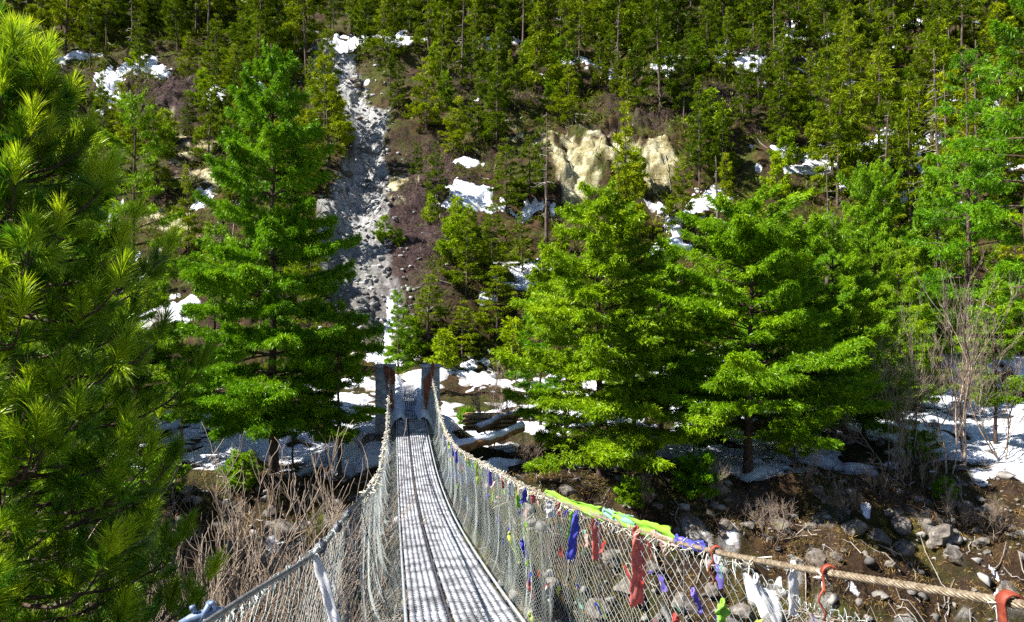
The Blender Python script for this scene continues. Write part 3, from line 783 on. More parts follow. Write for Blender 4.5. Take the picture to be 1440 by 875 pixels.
        tag(mb.build('cloth_shreds', MAT['straw_scrap'], None, True), 'pale frayed shreds and cord ends knotted all along the %s hand cable' % ('right' if s > 0 else 'left'), 'cloth shreds', kind='stuff')
    for cn in ('green', 'red', 'blue', 'yellow', 'pink', 'teal', 'violet'):
        mb = MB()
        for k in range(20):
            d = 2.1 + 17*RS.rand()**1.3; tt_ = RS.rand()**2*.35; c = net_point(1, np.array([d]), np.array([tt_]))[0] - CX*.012
            l = RS.uniform(.03, .12); w = RS.uniform(.008, .022)*(1 + d*.03); dr = nrm(np.array([RS.normal()*.35, RS.normal()*.4, -1])); sd = nrm(np.array([1, RS.normal()*.5, RS.normal()*.3]))
            V = []
            for i in range(6):
                for j in (-1, 0, 1): V.append(c + dr*l*i/5 + sd*w*j*.5*(1 - .08*i*RS.rand()) + CX*RS.normal()*.004 + RS.normal(size=3)*.0025)
            mb.add(np.array(V), None, [(i*3+j, i*3+j+1, i*3+j+4, i*3+j+3) for i in range(5) for j in range(2)])
        tag(mb.build('flag_scraps', MAT['cloth_' + cn], None, True), 'torn %s shreds of old flags caught in the right net' % cn, 'flag scraps', kind='stuff')
    for s in (1,):
        mb = MB(); n = 420
        for k in range(n):
            d = RS.uniform(1.25, 2.3); c = net_point(1, np.array([d]), np.array([RS.uniform(0, .06)]))[0]
            dr = nrm(RS.normal(size=3)*.7 + np.array([.1, 0, .8])); l = RS.uniform(.03, .10)
            tube(mb, np.stack([c, c + dr*l*.5 + RS.normal(size=3)*.004, c + dr*l + RS.normal(size=3)*.012]), [.0016, .0012, .0006], 3, False)
        tag(mb.build('dry_grass', MAT['twig']), 'dry grass and wire ends sticking up along the near right net', 'dry grass', kind='stuff')

# ------------------------------------------------------------ landing at the far end
def make_landing():
    # concrete pillars, each with cap and rusted bracket
    for s, cx, lab in ((-1, -4.83, 'left grey concrete pillar at the far end of the bridge'), (1, -3.10, 'right grey concrete pillar at the far end of the bridge')):
        t = empty('concrete_pillar', (cx, 27.1, -5.6), lab, 'pillar', 'pillars at the far end of the bridge')
        mb = MB(); box(mb, (0, 0, 1.73), (.70, .62, 3.46), .1, .03); mb.build('shaft', MAT['concrete'], t)
        mb = MB(); box(mb, (0, 0, 3.51), (.80, .72, .10), .1, .02); mb.build('cap', MAT['concrete'], t)
        mb = MB()
        if s < 0: poly = [(.02, 3.60), (.42, 3.35), (.46, 2.95), (.30, 2.78), (.40, 1.9), (.28, 1.95), (.10, 3.0)]
        else: poly = [(.10, 3.72), (.18, 3.62), (.13, 3.0), (-.05, 2.4), (-.12, 1.75), (-.20, 2.2), (-.22, 3.0), (.04, 3.4)]
        k = len(poly); y0 = -.40
        V = [(x, y0 - .3*(z - 3.6)*0, z) for x, z in poly] + [(x, y0 + .07, z) for x, z in poly]
        me = bpy.data.meshes.new('bracket')
        me.from_pydata(V, [], [tuple(range(k)), tuple(reversed(range(k, 2*k)))] + [(i, i + k, (i+1) % k + k, (i+1) % k) for i in range(k)])
        o = bpy.data.objects.new('cable_bracket', me); me.materials.append(MAT['rust']); COL.objects.link(o); o.parent = t
    # stone abutment
    t = MB()
    rs = np.random.RandomState(3)
    for lvl in range(6):
        z = -6.6 + lvl*.36
        for side, xr in ((0, np.arange(-5.5, -2.3, .46)), ):
            for x in xr:
                w = .44*rs.uniform(.9, 1.0)
                box(t, (x + (.2 if lvl % 2 else 0), 26.75 + rs.uniform(-.03, .03), z), (w, .8, .34), rs.normal()*.02, .035)
    a = t.build('stone_abutment', MAT['rock']); tag(a, 'low wall of stacked grey stones carrying the far end of the walkway', 'stone wall')
    # ramp of grating between the pillars
    rp = MB()
    n = 26
    for k in range(6):
        off = -.20 + k*.08
        P0 = np.array([-3.78, 26.5, -3.99]) + CX*off; P1 = np.array([-4.50, 30.9, -3.18]) + CX*off
        V = []
        for P in (P0, P1):
            for sx, dz in ((-.024, 0), (.024, 0), (.024, -.03), (-.024, -.03)): V.append(P + CX*sx + np.array([0, 0, dz]))
        rp.add(V, None, [(0, 4, 5, 1), (1, 5, 6, 2), (2, 6, 7, 3), (3, 7, 4, 0), (0, 1, 2, 3), (7, 6, 5, 4)])
    for k in range(60):
        f = (k + .5)/60; c = np.array([-3.78, 26.5, -3.999])*(1-f) + np.array([-4.50, 30.9, -3.189])*f
        box(rp, c + np.array([0, 0, -.010]), (.46, .022, .016), math.atan2(CX[1], CX[0]))
    o = rp.build('ramp_grating', MAT['deck_steel']); tag(o, 'short grated ramp rising between snowbanks behind the far pillars', 'ramp')
    # snowbanks hugging the ramp
    for s, lab in ((-1, 'snow heaped in shade on the left of the far ramp'), (1, 'snow heaped on the right of the far ramp')):
        m = 34; mb = MB(); V = []
        for i in range(m):
            f = i/(m - 1); c = np.array([-3.74, 26.35, -4.05])*(1-f) + np.array([-4.62, 31.6, -3.12])*f
            for j in range(12):
                g = j/11; w = .20 + g*(.70 if s < 0 else .62) + .05*math.sin(f*17 + s)
                hgt = .34*math.sin(min(1, g*2.2)*math.pi/2)*(1 - g**3) + .16*vnoise(f*9, g*4, 3) - (.9*max(0, g - .6)) - (.2 if i in (0, m-1) else 0)
                V.append(c + CX*s*w + np.array([0, 0, hgt - .06]))
        Q = [(i*12+j, i*12+j+1, (i+1)*12+j+1, (i+1)*12+j) for i in range(m-1) for j in range(11)]
        mb.add(V, None, Q if s > 0 else [q[::-1] for q in Q])
        tag(mb.build('snow_bank', MAT['snow'], None, True), lab, 'snow bank', kind='stuff')
    # earth core under the ramp
    mb = MB(); box(mb, (-4.2, 29.2, -5.0), (2.0, 4.6, 2.1), .16, .1); o = mb.build('rubble_mound', MAT['rock']); tag(o, 'rubble packed under the far ramp', 'rubble')

def make_logs():
    def log(pts, r, lab, snowy=True):
        P = np.array(pts, float); s = np.linspace(0, 1, len(P)); ss = np.linspace(0, 1, 22)
        Q = np.stack([np.interp(ss, s, P[:, c]) for c in range(3)], 1) + np.stack([0*ss, 0*ss, fbm(ss*6, ss*0, 2, 5)*.06], 1)
        mid = Q[10].copy(); t = empty('fallen_log', tuple(mid), lab, 'log', 'fallen logs under the conifers')
        mb = MB(); tube(mb, Q - mid, r*(1 - .35*ss + .1*fbm(ss*9, ss*0 + 3, 2)), 10); mb.build('log_body', MAT['log_wood'], t, True)
        if snowy:
            mb = MB(); tube(mb, Q - mid + np.array([0, 0, r*.62]), r*(.86 - .25*ss + .18*fbm(ss*7, ss*0 + 8, 3)), 10); mb.build('snow_cap', MAT['snow'], t, True)
    def pt(u, v, D): return ((u - CU)/F*D, D, (CV - v)/F*D)
    log([pt(640, 630, 25.2), pt(690, 620, 25.6), pt(735, 603, 26.6)], .20, 'snow-topped log beside the right cable, lower of the two')
    log([pt(672, 604, 28), pt(712, 588, 29), pt(765, 574, 31)], .17, 'snow-topped log behind, upper of the two near the timber pile')
    log([pt(905, 345, 60), pt(945, 347, 61), pt(985, 352, 62)], .45, 'snowy fallen trunk lying across the slope below the yellow bank')
    log([pt(735, 290, 63), pt(755, 298, 62.5), pt(778, 308, 62)], .4, 'short snowy trunk lying left below the yellow cliff')
    # timber pile
    t = empty('timber_pile', ((688 - CU)/F*29, 29, -4.9), 'pile of ochre sawn planks on the far bank behind the right net', 'timber pile')
    rs = np.random.RandomState(4)
    for lvl in range(4):
        for k in range(5):
            mb = MB(); box(mb, (rs.normal()*.05, -.3 + k*.2, .12 + lvl*.17), (2.0 + rs.normal()*.15, .17, .10), rs.normal()*.05, .01); mb.build('plank', MAT['timber'], t)

# ------------------------------------------------------------ rocks
def rock_mesh(seed):
    rs = np.random.RandomState(seed)
    import bmesh
    bm = bmesh.new(); bmesh.ops.create_icosphere(bm, subdivisions=3, radius=1.0)
    V = np.array([v.co[:] for v in bm.verts])
    for k in range(26):      # chop with planes: faceted, angular
        n = nrm(rs.normal(size=3)); d = rs.uniform(.42, .80); e = V @ n - d; V = V - np.outer(np.maximum(e, 0), n)
    V += (fbm(V[:, 0]*3 + seed, V[:, 1]*3 + V[:, 2]*2.7, 4, seed) * .13)[:, None]*nrm(V)
    V *= np.array([1.0, .8, .62])*rs.uniform(.85, 1.15, 3)
    for v, c in zip(bm.verts, V): v.co = c
    me = bpy.data.meshes.new('boulder'); bm.to_mesh(me); bm.free(); me.materials.append(MAT['rock'])
    return me

ORD = 'first second third fourth fifth sixth seventh eighth ninth tenth eleventh twelfth thirteenth fourteenth fifteenth sixteenth seventeenth eighteenth nineteenth twentieth'.split() + ['twenty-' + w for w in 'first second third fourth fifth sixth seventh eighth ninth'.split()]
def ordinal_labels(items, phrase, mx=16):
    """numbers look-alikes from the left inside one landmark zone"""
    byl = {}
    for q in items: byl.setdefault(q[2], []).append(q)
    for look, L in byl.items():
        L.sort(key=lambda q: q[0]); n = len(L)
        for k, (u, ob, _) in enumerate(L):
            sfx = '' if n == 1 else ', rightmost' if k == n - 1 else ', leftmost' if k == 0 else ', %s from left' % ORD[min(k, len(ORD)-1)]
            ob['label'] = '%s %s%s' % (look, phrase, sfx)

def make_rocks():
    protos = [rock_mesh(100 + i) for i in range(7)]
    rs = np.random.RandomState(9)
    zones = {}; pts = []; blk = []
    def put(u, v, size, zone, look=None, d0=15.0):
        x, y = ground_px(u, v, d0, detail=True); z = g3(x, y)[2]
        o = bpy.data.objects.new('boulder', protos[rs.randint(7)]); COL.objects.link(o)
        sz = size*y/F/2; o.scale = (sz, sz, sz); o.rotation_euler = (rs.normal()*.25, rs.normal()*.25, rs.rand()*6.28); o.location = (x, y, z - sz*.05)
        look = look or (('large ' if size > 50 else 'mid-sized ' if size > 26 else 'small ') + 'angular rock')
        tag(o, None, 'boulder', zone); zones.setdefault(zone, []).append((u, o, look))
    ph = {'rocks on the right river bank, upper row': 'high on the dark bank right of the flags',
          'rocks on the right river bank, lower row': 'low on the dark bank above the right rope',
          'rocks on the left river bank': 'on the dark bank beyond the left cable',
          'mossy rocks on the snow terrace': 'on the snow under the right-hand trees',
          'rocks in the grey rockslide': 'in the grey rockslide',
          'rocks seen through the right net': 'seen through the right net'}
    Z = list(ph)
    for u in np.linspace(925, 1430, 22): put(u + rs.normal()*8, rs.uniform(700, 735), rs.choice([14, 18, 24, 34]), Z[0])
    for u in np.linspace(1010, 1436, 24): put(u + rs.normal()*8, rs.uniform(738, 800), rs.choice([16, 20, 28, 40, 56]), Z[1])
    put(1268, 742, 60, Z[1]); put(1050, 742, 38, Z[0]); put(1022, 738, 34, Z[0])
    for u, v, s in ((400, 755, 80), (430, 740, 36), (455, 700, 40), (480, 720, 34), (520, 715, 44), (350, 760, 40), (300, 745, 34), (240, 750, 36), (495, 700, 26), (380, 720, 30)): put(u, v, s, Z[2])
    for u, v, s in ((1190, 622, 46), (1165, 630, 22), (1075, 655, 50), (1115, 648, 30), (1235, 625, 30), (1310, 600, 34), (860, 660, 40), (900, 672, 50), (925, 668, 36), (880, 575, 26), (965, 640, 30), (1395, 640, 34), (1350, 660, 40), (1010, 690, 44), (755, 650, 34), (800, 690, 40), (1150, 690, 36)):
        put(u, v, s, Z[3], 'mossy rounded rock', 24.0)
    for k in range(26):
        v = rs.uniform(95, 440); cu = np.interp(v, [62, 110, 160, 200, 245, 300, 340, 390, 440], [455, 482, 510, 520, 516, 503, 500, 512, 520])
        put(cu + rs.normal()*18, v, rs.choice([8, 10, 14, 20, 26]) if v < 260 else rs.choice([5, 7, 9]), Z[4], 'pale grey block', 46.0)
    for u, v, s in ((880, 830, 60), (960, 850, 70), (920, 800, 46), (1000, 830, 50), (840, 860, 60), (780, 820, 50), (1040, 860, 70), (860, 790, 44)): put(u, v, s, Z[5])
    mb = MB(); base = protos[0]; 
    src = []
    for me in protos[:4]:
        V = np.empty(len(me.vertices)*3, np.float32); me.vertices.foreach_get('co', V); V = V.reshape(-1, 3)
        import bmesh
        bm = bmesh.new(); bmesh.ops.create_icosphere(bm, subdivisions=1, radius=1.0)
        T = np.array([[v.index for v in f.verts] for f in bm.faces]); B = np.array([v.co[:] for v in bm.verts]); bm.free()
        B = B + rs.normal(size=B.shape)*.32; src.append((B*np.array([1, .8, .5]), T))
    for k in range(3700):
        if k < 2600: y = rs.uniform(16, 25.5); x = rs.uniform(-.8, .85)*y; q = .03 + .26*rs.rand()**4
        else:
            y = rs.uniform(46, 86); cx = np.interp(y, chute[0], chute[1]); cw = np.interp(y, chute[0], chute[2]); x = cx + rs.normal()*cw*(.8 if y > 58 else 1.2); q = rs.uniform(.08, .32)
        B, T = src[rs.randint(4)]; a = rs.rand()*6.28; ca, sa = math.cos(a), math.sin(a)
        W = np.stack([B[:, 0]*ca - B[:, 1]*sa, B[:, 0]*sa + B[:, 1]*ca, B[:, 2]], 1)*q
        pts.append((x, y)); blk.append((W, T))
    zz = height(np.array([p[0] for p in pts]), np.array([p[1] for p in pts]))
    mp = MB()
    for (x, y), (W, T), z in zip(pts, blk, zz): (mb if y < 40 else mp).add(W + np.array([x, y, z]), T)
    tag(mp.build('slide_stones', MAT['slide_stone']), 'pale broken stones lying in and beside the rockslide', 'rubble', kind='stuff')
    tag(mb.build('loose_stones', MAT['scree_stone']), 'loose broken stones on the river bank', 'rubble', kind='stuff')
    # zones with a wide vertical range: number from top instead
    for z, it in zones.items():
        if z == Z[4]:
            it = [(o.location.y*-1, o, lk) for (u, o, lk) in it]; it.sort(key=lambda q: q[0])
            for k, (_, o, lk) in enumerate(it): o['label'] = '%s in the grey rockslide, %s from its top' % (lk, ORD[min(k, 28)])
        else: ordinal_labels(it, ph[z])

# ------------------------------------------------------------ forest
def make_forest():
    rs = np.random.RandomState(23)
    # ---- the big conifers on the terrace (D 23-34)
    big = [conifer(1, 15.5, 4.1, .12, 29, 8, .12, .30, .18, .026, 46, 11, .9, trunk_r=.19, asym=.05, miss=.14),
           conifer(2, 11.4, 3.8, .10, 24, 8, .14, .30, .18, .026, 46, 11, .9, trunk_r=.15, miss=.14),
           conifer(3, 11.6, 4.3, .15, 24, 8, .22, .30, .18, .026, 46, 11, .6, trunk_r=.17, top_flat=.42, miss=.22),
           conifer(4, 9.0, 1.7, .25, 19, 4, .10, .22, .19, .026, 40, 11, .9, trunk_r=.08, miss=.3),
           conifer(5, 16, 3.3, .22, 22, 5, .10, .22, .20, .026, 26, 11, .8, trunk_r=.17, miss=.38, top_flat=.3),
           conifer(6, 11.4, 3.6, .10, 22, 7, .2, .3, .18, .026, 40, 11, .85, trunk_r=.15, miss=.2),
           conifer(8, 11.6, 3.9, .12, 22, 7, .24, .26, .18, .026, 40, 11, .65, trunk_r=.16, top_flat=.35, miss=.2)]
    def place(u, v, D, i, h_px, lab, grp='large conifers along the edge of the far bank', rz=None, sxy=1.0, fol='fol_pine', name='pine_tree'):
        x = (u - CU)/F*D; z = g3(x, D)[2]; H = {0: 15.5, 1: 11.4, 2: 11.6, 3: 9.0, 4: 16, 5: 11.4, 6: 11.6}[i]
        top = (CV - h_px)/F*D; sc_ = (top - z)/H
        return tree_obj(name, big[i], (x, D, z - .1), rs.rand()*6.28 if rz is None else rz, sc_, fol, lab, 'pine tree', grp, 'bark', sxy)
    place(385, 0, 25.6, 0, 58, 'tallest full green pine left of the walkway, top reaching the slope edge', rz=1.0, sxy=.86)
    place(845, 0, 25.8, 1, 250, 'broad bright green conical pine right of the walkway behind the flags', rz=.4, sxy=1.08)
    place(1052, 0, 25.6, 2, 272, 'wide round-topped pine right of the conical one, over the dark bank', rz=2.2, sxy=1.12)
    place(190, 0, 27.5, 4, 118, 'dark full pine just behind the near left pine', rz=3.0, sxy=.85)
    place(300, 0, 30.5, 3, 300, 'slimmer dark pine between the two large left pines')
    place(478, 0, 25.2, 3, 410, 'slender pine with a bare lower trunk right of the tallest left pine', rz=.5, sxy=1.25)
    place(412, 0, 26.2, 3, 470, 'thin young pine close against the tallest left pine', sxy=.9)
    place(930, 0, 31.5, 5, 330, 'green pine half hidden behind the broad conical pine', sxy=.85)
    place(1172, 0, 30.0, 6, 300, 'full pine behind and right of the wide round-topped one', sxy=.9)
    place(1265, 0, 36.0, 5, 330, 'bushy pine behind the bare bushes on the right', sxy=.8)
    place(1118, 0, 25.0, 3, 540, 'sparse small pine leaning over the bank between two larger ones', sxy=1.0)
    place(975, 0, 27.5, 3, 520, 'small young pine under the wide round-topped pine', sxy=1.1)
    place(1448, 0, 33.0, 4, -60, 'tall pine cut off by the right edge, crown to the top', rz=2.0, sxy=.82)
    place(1362, 0, 38.0, 4, 60, 'tall dark pine behind the pale birch on the right', rz=4.2, sxy=.8)
    place(20, 0, 33.0, 0, 40, 'tall dark pine hidden behind the near left pine at the edge')
    place(760, 0, 33.0, 3, 400, 'narrow pine peeping left of the broad conical pine', sxy=1.2)
    place(1230, 0, 42.0, 6, 230, 'conical pine above the right snow terrace', sxy=.7)
    place(1320, 0, 44.0, 5, 210, 'conical pine left of the tall dark right pine', sxy=.7)
    place(95, 0, 38.0, 1, 250, 'conical pine deep in shade behind the near left pine', sxy=.8)
    place(560, 0, 40.0, 3, 400, 'slight pine at the foot of the rockslide left of the pillars', sxy=.9)
    place(135, 0, 30.0, 2, 330, 'broad shaded pine seen through the near left pine', sxy=.95)
    place(255, 0, 28.5, 3, 440, 'small shaded pine at the edge of the near left pine', sxy=1.3)
    place(1400, 0, 29.0, 3, 380, 'slim pine between the pale birch and the right edge', sxy=1.2)
    place(893, 0, 29.0, 3, 380, 'slim pine right behind the broad conical pine', sxy=1.4)
    place(1010, 0, 33.0, 6, 360, 'pine filling the gap between the conical and the round-topped pine', sxy=.9)
    place(-40, 0, 12.8, 1, 150, 'dark near-bank pine added for shade at the far left edge behind the shaggy near pine', 'shade pines added on the near bank at the left edge', sxy=.72)  # this pine and the next are added to throw shade over the gorge
    place(-10, 0, 19.5, 5, 170, 'dark pine added for shade in the gorge at the far left edge, farther back', 'shade pines added on the near bank at the left edge', sxy=.8)
    place(1105, 0, 28.5, 6, 345, 'bushy pine filling in right behind the wide round-topped pine', sxy=1.0)
    place(795, 0, 30.0, 3, 430, 'narrow pine tucked left behind the broad conical pine', sxy=1.3)
    place(1215, 0, 31.5, 5, 370, 'rounded pine left of the thin leafless tree', sxy=.9)
    # ---- hillside kinds
    far = []
    for k in range(4): far.append(('pine', 10.0, conifer(20 + k, 10, 2.3, .12, 14, 6, .14, .20, .36, .055, 11, 9, 1.2, trunk_r=.11, sub_wood=False, miss=.22)))
    for k in range(3): far.append(('spire', 10.0, conifer(30 + k, 10, 1.8, .08, 16, 6, .10, .16, .34, .055, 12, 9, 1.3, trunk_r=.10, sub_wood=False, miss=.14, asym=.35)))
    for k in range(4): far.append(('tall', 14.0, conifer(40 + k, 14, 2.1, .36, 12, 5, .08, .14, .40, .06, 10, 9, .75, trunk_r=.14, sub_wood=False, miss=.28, top_flat=.45)))
    young = [('young', 4.0, conifer(50 + k, 4, 1.35, .04, 11, 5, .45, .10, .30, .06, 16, 8, .9, trunk_r=.05, sub_wood=False, miss=.1)) for k in range(4)]
    zones = {}
    def zone_of(u, v):
        r = 0 if v < 112 else 1 if v < 215 else 2 if v < 330 else 3
        c = 0 if u < 130 else 1 if u < 290 else 2 if u < 460 else 3 if u < 620 else 4 if u < 730 else 5 if u < 850 else 6 if u < 960 else 7 if u < 1080 else 8 if u < 1190 else 9 if u < 1310 else 10
        return r, c
    RP = ['in the top row', 'high on the slope', 'halfway down the slope', 'low on the slope']
    CP = ['at far left edge', 'near left snow patch', 'left of the rockslide', 'just beside the rockslide', 'between rockslide and cliff', 'by yellow cliff left half',
          'by yellow cliff right half', 'right of yellow cliff', 'left of snow ledge', 'by right snow ledge', 'at far right edge']
    def blocked(u, v, H, y):
        hp = H*F/y
        if v < 60 or u < -10 or u > 1450: return False
        cu = np.interp(v, [62, 110, 160, 200, 245, 300, 340, 390, 440, 480], [455, 482, 510, 520, 516, 503, 500, 512, 520, 540])
        if abs(u - cu) < 44 and v < 470: return True
        # crown of this tree would cover the chute or the cliff face
        if cu - 18 < u < cu + 26 and v - hp < 440: return True
        if 540 < u < 640 and 215 < v < 400: return rs.rand() < .86
        if 765 < u < 855 and 190 < v < 300 + hp*.9: return True
        if 720 < u < 960 and 165 < v < 265: return True
        if 905 < u < 950 and 220 < v < 250 + hp*.7: return True
        if 240 < u < 330 and 130 < v < 360: return rs.rand() < .75
        if 20 < u < 250 and 85 < v < 115 + hp*.75: return rs.rand() < .85
        if 640 < u < 705 and 270 < v < 295 + hp*.6: return rs.rand() < .7
        if 1110 < u < 1240 and 185 < v < 235 + hp*.85: return rs.rand() < .93
        if 940 < u < 1020 and 285 < v < 330 + hp*.7: return rs.rand() < .9
        if 1260 < u < 1330 and 225 < v < 240 + hp*.7: return rs.rand() < .8
        if 725 < u < 790 and 290 < v < 310 + hp*.7: return rs.rand() < .8
        if 1105 < u < 1150 and 35 < v < 60 + hp*.7: return rs.rand() < .8
        if 540 < u < 650 and v > 440: return rs.rand() < .75
        return False
    spots = []; kinds_ = []
    def add(x, y, kind, H, look=None, sxy=1.0):
        z = g3(x, y)[2]; u, v = to_px(np.array([x]), np.array([y]), np.array([z])); u = float(u[0]); v = float(v[0])
        if kind == 'young': nm, H0, pr = young[rs.randint(4)]; fol = 'fol_young'
        else:
            opts = [f for f in far if f[0] == kind]; nm, H0, pr = opts[rs.randint(len(opts))]; fol = 'fol_far'
        look = look or {'pine': 'green pine', 'spire': 'pointed conifer', 'tall': 'bare-stemmed pine', 'young': 'yellow-green sapling'}[kind]
        if kind != 'young' and look in ('green pine', 'pointed conifer'): look = ('short ' if H < 7.5 else 'tall ' if H > 10.5 else '') + look
        zz = zone_of(u, v)
        g = 'conifers %s %s' % (RP[zz[0]], CP[zz[1]])
        o = tree_obj({'young': 'young_conifer'}.get(kind, 'conifer_tree'), pr, (x, y, z - .15), rs.rand()*6.28, H/H0, fol, 'x', 'sapling' if kind == 'young' else 'conifer', g, 'bark_far', sxy*rs.uniform(.85, 1.2))
        o.rotation_euler[0] = rs.normal()*.025; o.rotation_euler[1] = rs.normal()*.03
        zones.setdefault(zz, []).append((u, o, look)); spots.append((x, y)); kinds_.append(kind); return o
    # conspicuous ones, read off the slope: (base u, base v, height px, kind)
    for u, v, hp, kd, sxy in [(985, 235, 132, 'spire', 1.3), (1095, 200, 118, 'spire', 1.25), (880, 330, 185, 'spire', .85), (1172, 262, 200, 'pine', 1.1), (1205, 270, 170, 'pine', 1), (1235, 250, 190, 'pine', 1.1),
                         (1310, 200, 180, 'pine', 1.2), (1060, 80, 130, 'pine', 1.1), (1330, 340, 260, 'tall', 1.0), (600, 185, 110, 'pine', 1.2), (640, 220, 90, 'pine', 1.3), (620, 130, 120, 'tall', 1), (700, 165, 130, 'pine', 1.3), (668, 100, 110, 'pine', 1.2),
                         (770, 325, 170, 'tall', .6), (712, 300, 110, 'pine', 1.2), (745, 290, 100, 'pine', 1.2), (800, 180, 90, 'pine', 1.3), (330, 150, 90, 'pine', 1.3), (300, 110, 90, 'pine', 1.2), (390, 100, 80, 'pine', 1.2), (290, 150, 60, 'young', 1), (1020, 300, 90, 'pine', 1.1),
                         (960, 330, 110, 'pine', 1.1), (1000, 200, 70, 'young', 1), (655, 420, 120, 'pine', 1.2), (690, 400, 110, 'pine', 1.2), (735, 380, 90, 'pine', 1.1), (640, 380, 70, 'young', 1.1), (600, 480, 100, 'pine', 1.3), (650, 505, 90, 'pine', 1.5), (700, 470, 110, 'pine', 1.3),
                         (720, 520, 80, 'young', 1.2), (575, 505, 66, 'young', 1.3), (625, 520, 60, 'young', 1.2), (490, 80, 110, 'tall', .8), (540, 92, 90, 'pine', 1.3), (250, 75, 90, 'pine', 1.3), (150, 80, 120, 'tall', 1.2), (60, 85, 110, 'tall', 1.2), (640, 340, 60, 'young', 1), (660, 330, 50, 'young', 1), (540, 330, 42, 'young', 1), (560, 340, 26, 'young', 1), (607, 320, 44, 'young', 1)]:
        x, y = ground_px(u, v, 42.0); add(x, y, kd, hp*y/F, sxy=sxy)
    # the rest of the slope
    tries = 0
    while len(spots) < 335 and tries < 9000:
        tries += 1
        y = 44 + 60*rs.rand()**.85; x = rs.uniform(-.78, .78)*y
        z = float(height(np.array([x]), np.array([y]), False)[0]); u = CU + F*x/y; v = CV - F*z/y
        if y < 52 and 480 < u < 700: continue
        yng = rs.rand() < (.34 if y < 86 else .1)
        H = rs.uniform(2.2, 4.6) if yng else (rs.uniform(4.5, 9) if rs.rand() < .7 else rs.uniform(9, 13)) if y < 82 else rs.uniform(8, 17)
        if sum(1 for k_ in kinds_ if k_ != 'young') > 275: yng = True; H = rs.uniform(2.2, 4.6)
        if blocked(u, v, H, y): continue
        mind = 2.2 if y < 80 else 2.9
        if any((x - a)**2 + (y - b)**2 < mind**2 for a, b in spots): continue
        kd = 'young' if yng else rs.choice(['pine', 'pine', 'spire', 'tall']) if y < 82 else rs.choice(['tall', 'tall', 'pine'])
        add(x, y, kd, H)
    for (r, c), it in zones.items(): ordinal_labels(it, RP[r] + ' ' + CP[c])
    # ---- the wood behind, one mass
    import bmesh
    cm = MB(); tm = MB()
    src = []
    for f in far[7:11] + far[:2]:
        d = []
        for me in f[2]:
            V = np.empty(len(me.vertices)*3, np.float32); me.vertices.foreach_get('co', V); V = V.reshape(-1, 3)
            Fs = [list(p.vertices) for p in me.polygons]
            d.append((V, np.array([q for q in Fs if len(q) == 3]).reshape(-1, 3), np.array([q for q in Fs if len(q) == 4]).reshape(-1, 4)))
        src.append((f[1], d))
    for k in range(230):
        y = rs.uniform(97, 165); x = rs.uniform(-.82, .82)*y
        z = float(height(np.array([x]), np.array([y]), False)[0]); H0, d = src[rs.randint(len(src))]; s = rs.uniform(11, 17)/H0; a = rs.rand()*6.28
        Rm = np.array([[math.cos(a), -math.sin(a), 0], [math.sin(a), math.cos(a), 0], [0, 0, 1]])*s*np.array([1.25, 1.25, 1])[:, None]
        for (V, T, Q), mb in zip(d, (tm, cm)): mb.add(V @ Rm.T + np.array([x, y, z - .3]), T if len(T) else None, Q if len(Q) else None)
    xm = MB(); xt = MB(); k = 0; nn = 0
    src2 = []
    for f in far[:11]:
        d = []
        for me in f[2]:
            V = np.empty(len(me.vertices)*3, np.float32); me.vertices.foreach_get('co', V); V = V.reshape(-1, 3)
            Fs = [list(p.vertices) for p in me.polygons]
            d.append((V, np.array([q for q in Fs if len(q) == 3]).reshape(-1, 3), np.array([q for q in Fs if len(q) == 4]).reshape(-1, 4)))
        src2.append((f[0], f[1], d))
    while nn < 105 and k < 4000:
        k += 1
        y = rs.uniform(58, 100); x = rs.uniform(-.76, .78)*y
        z = float(height(np.array([x]), np.array([y]), False)[0]); u = CU + F*x/y; v = CV - F*z/y
        H = rs.uniform(4.5, 9) if y < 84 else rs.uniform(8, 13)
        if blocked(u, v, H, y) or any((x - a)**2 + (y - b)**2 < 1.9**2 for a, b in spots): continue
        spots.append((x, y)); nn += 1
        nm, H0, d = src2[rs.randint(len(src2))]; s = H/H0; a = rs.rand()*6.28
        Rm = np.array([[math.cos(a), -math.sin(a), 0], [math.sin(a), math.cos(a), 0], [0, 0, 1]])*s
        for (V, T, Q), mb in zip(d, (xt, xm)): mb.add(V @ Rm.T + np.array([x, y, z - .3]), T if len(T) else None, Q if len(Q) else None)
    tag(xm.build('slope_forest', MAT['fol_far']), 'smaller conifers filling in between the others on the slope', 'forest', kind='stuff')
    tag(xt.build('slope_forest_trunks', MAT['bark_far']), 'thin trunks of the smaller conifers on the slope', 'forest', kind='stuff')
    w = cm.build('distant_forest', MAT['fol_far']); tag(w, 'far-off conifer wood filling the top of the slope', 'forest', kind='stuff')
    w = tm.build('distant_forest_trunks', MAT['bark_far']); tag(w, 'dark trunks of the far-off wood at the top', 'forest', kind='stuff')
    # ---- snags
    for i, (u, v, hp, L, lab) in enumerate([(1318, 430, 360, 2.4, 'tall bare dead conifer with pale side branches on the right'), (770, 345, 190, 1.6, 'thin dead trunk left of the yellow cliff'),
                                   (1010, 350, 130, 1.2, 'crooked dead trunk between the snow ledges'), (1160, 420, 200, 1.8, 'grey dead trunk behind the wide pine'),
             (650, 120, 130, 1.2, 'thin bare trunk above the heath right of the rockslide'), (868, 130, 120, 1.2, 'bare grey trunk above the yellow cliff'), (1090, 150, 150, 1.4, 'bare trunk high right of the yellow cliff'),
             (1372, 300, 250, 2.2, 'dead trunk near the right edge beside the tall dark pine'), (345, 85, 90, 1.0, 'bare trunk at the top forest edge left of the rockslide'), (1250, 330, 170, 1.6, 'dead trunk below the right snow ledge'), (185, 90, 100, 1.0, 'bare trunk standing over the left snow patch')]):
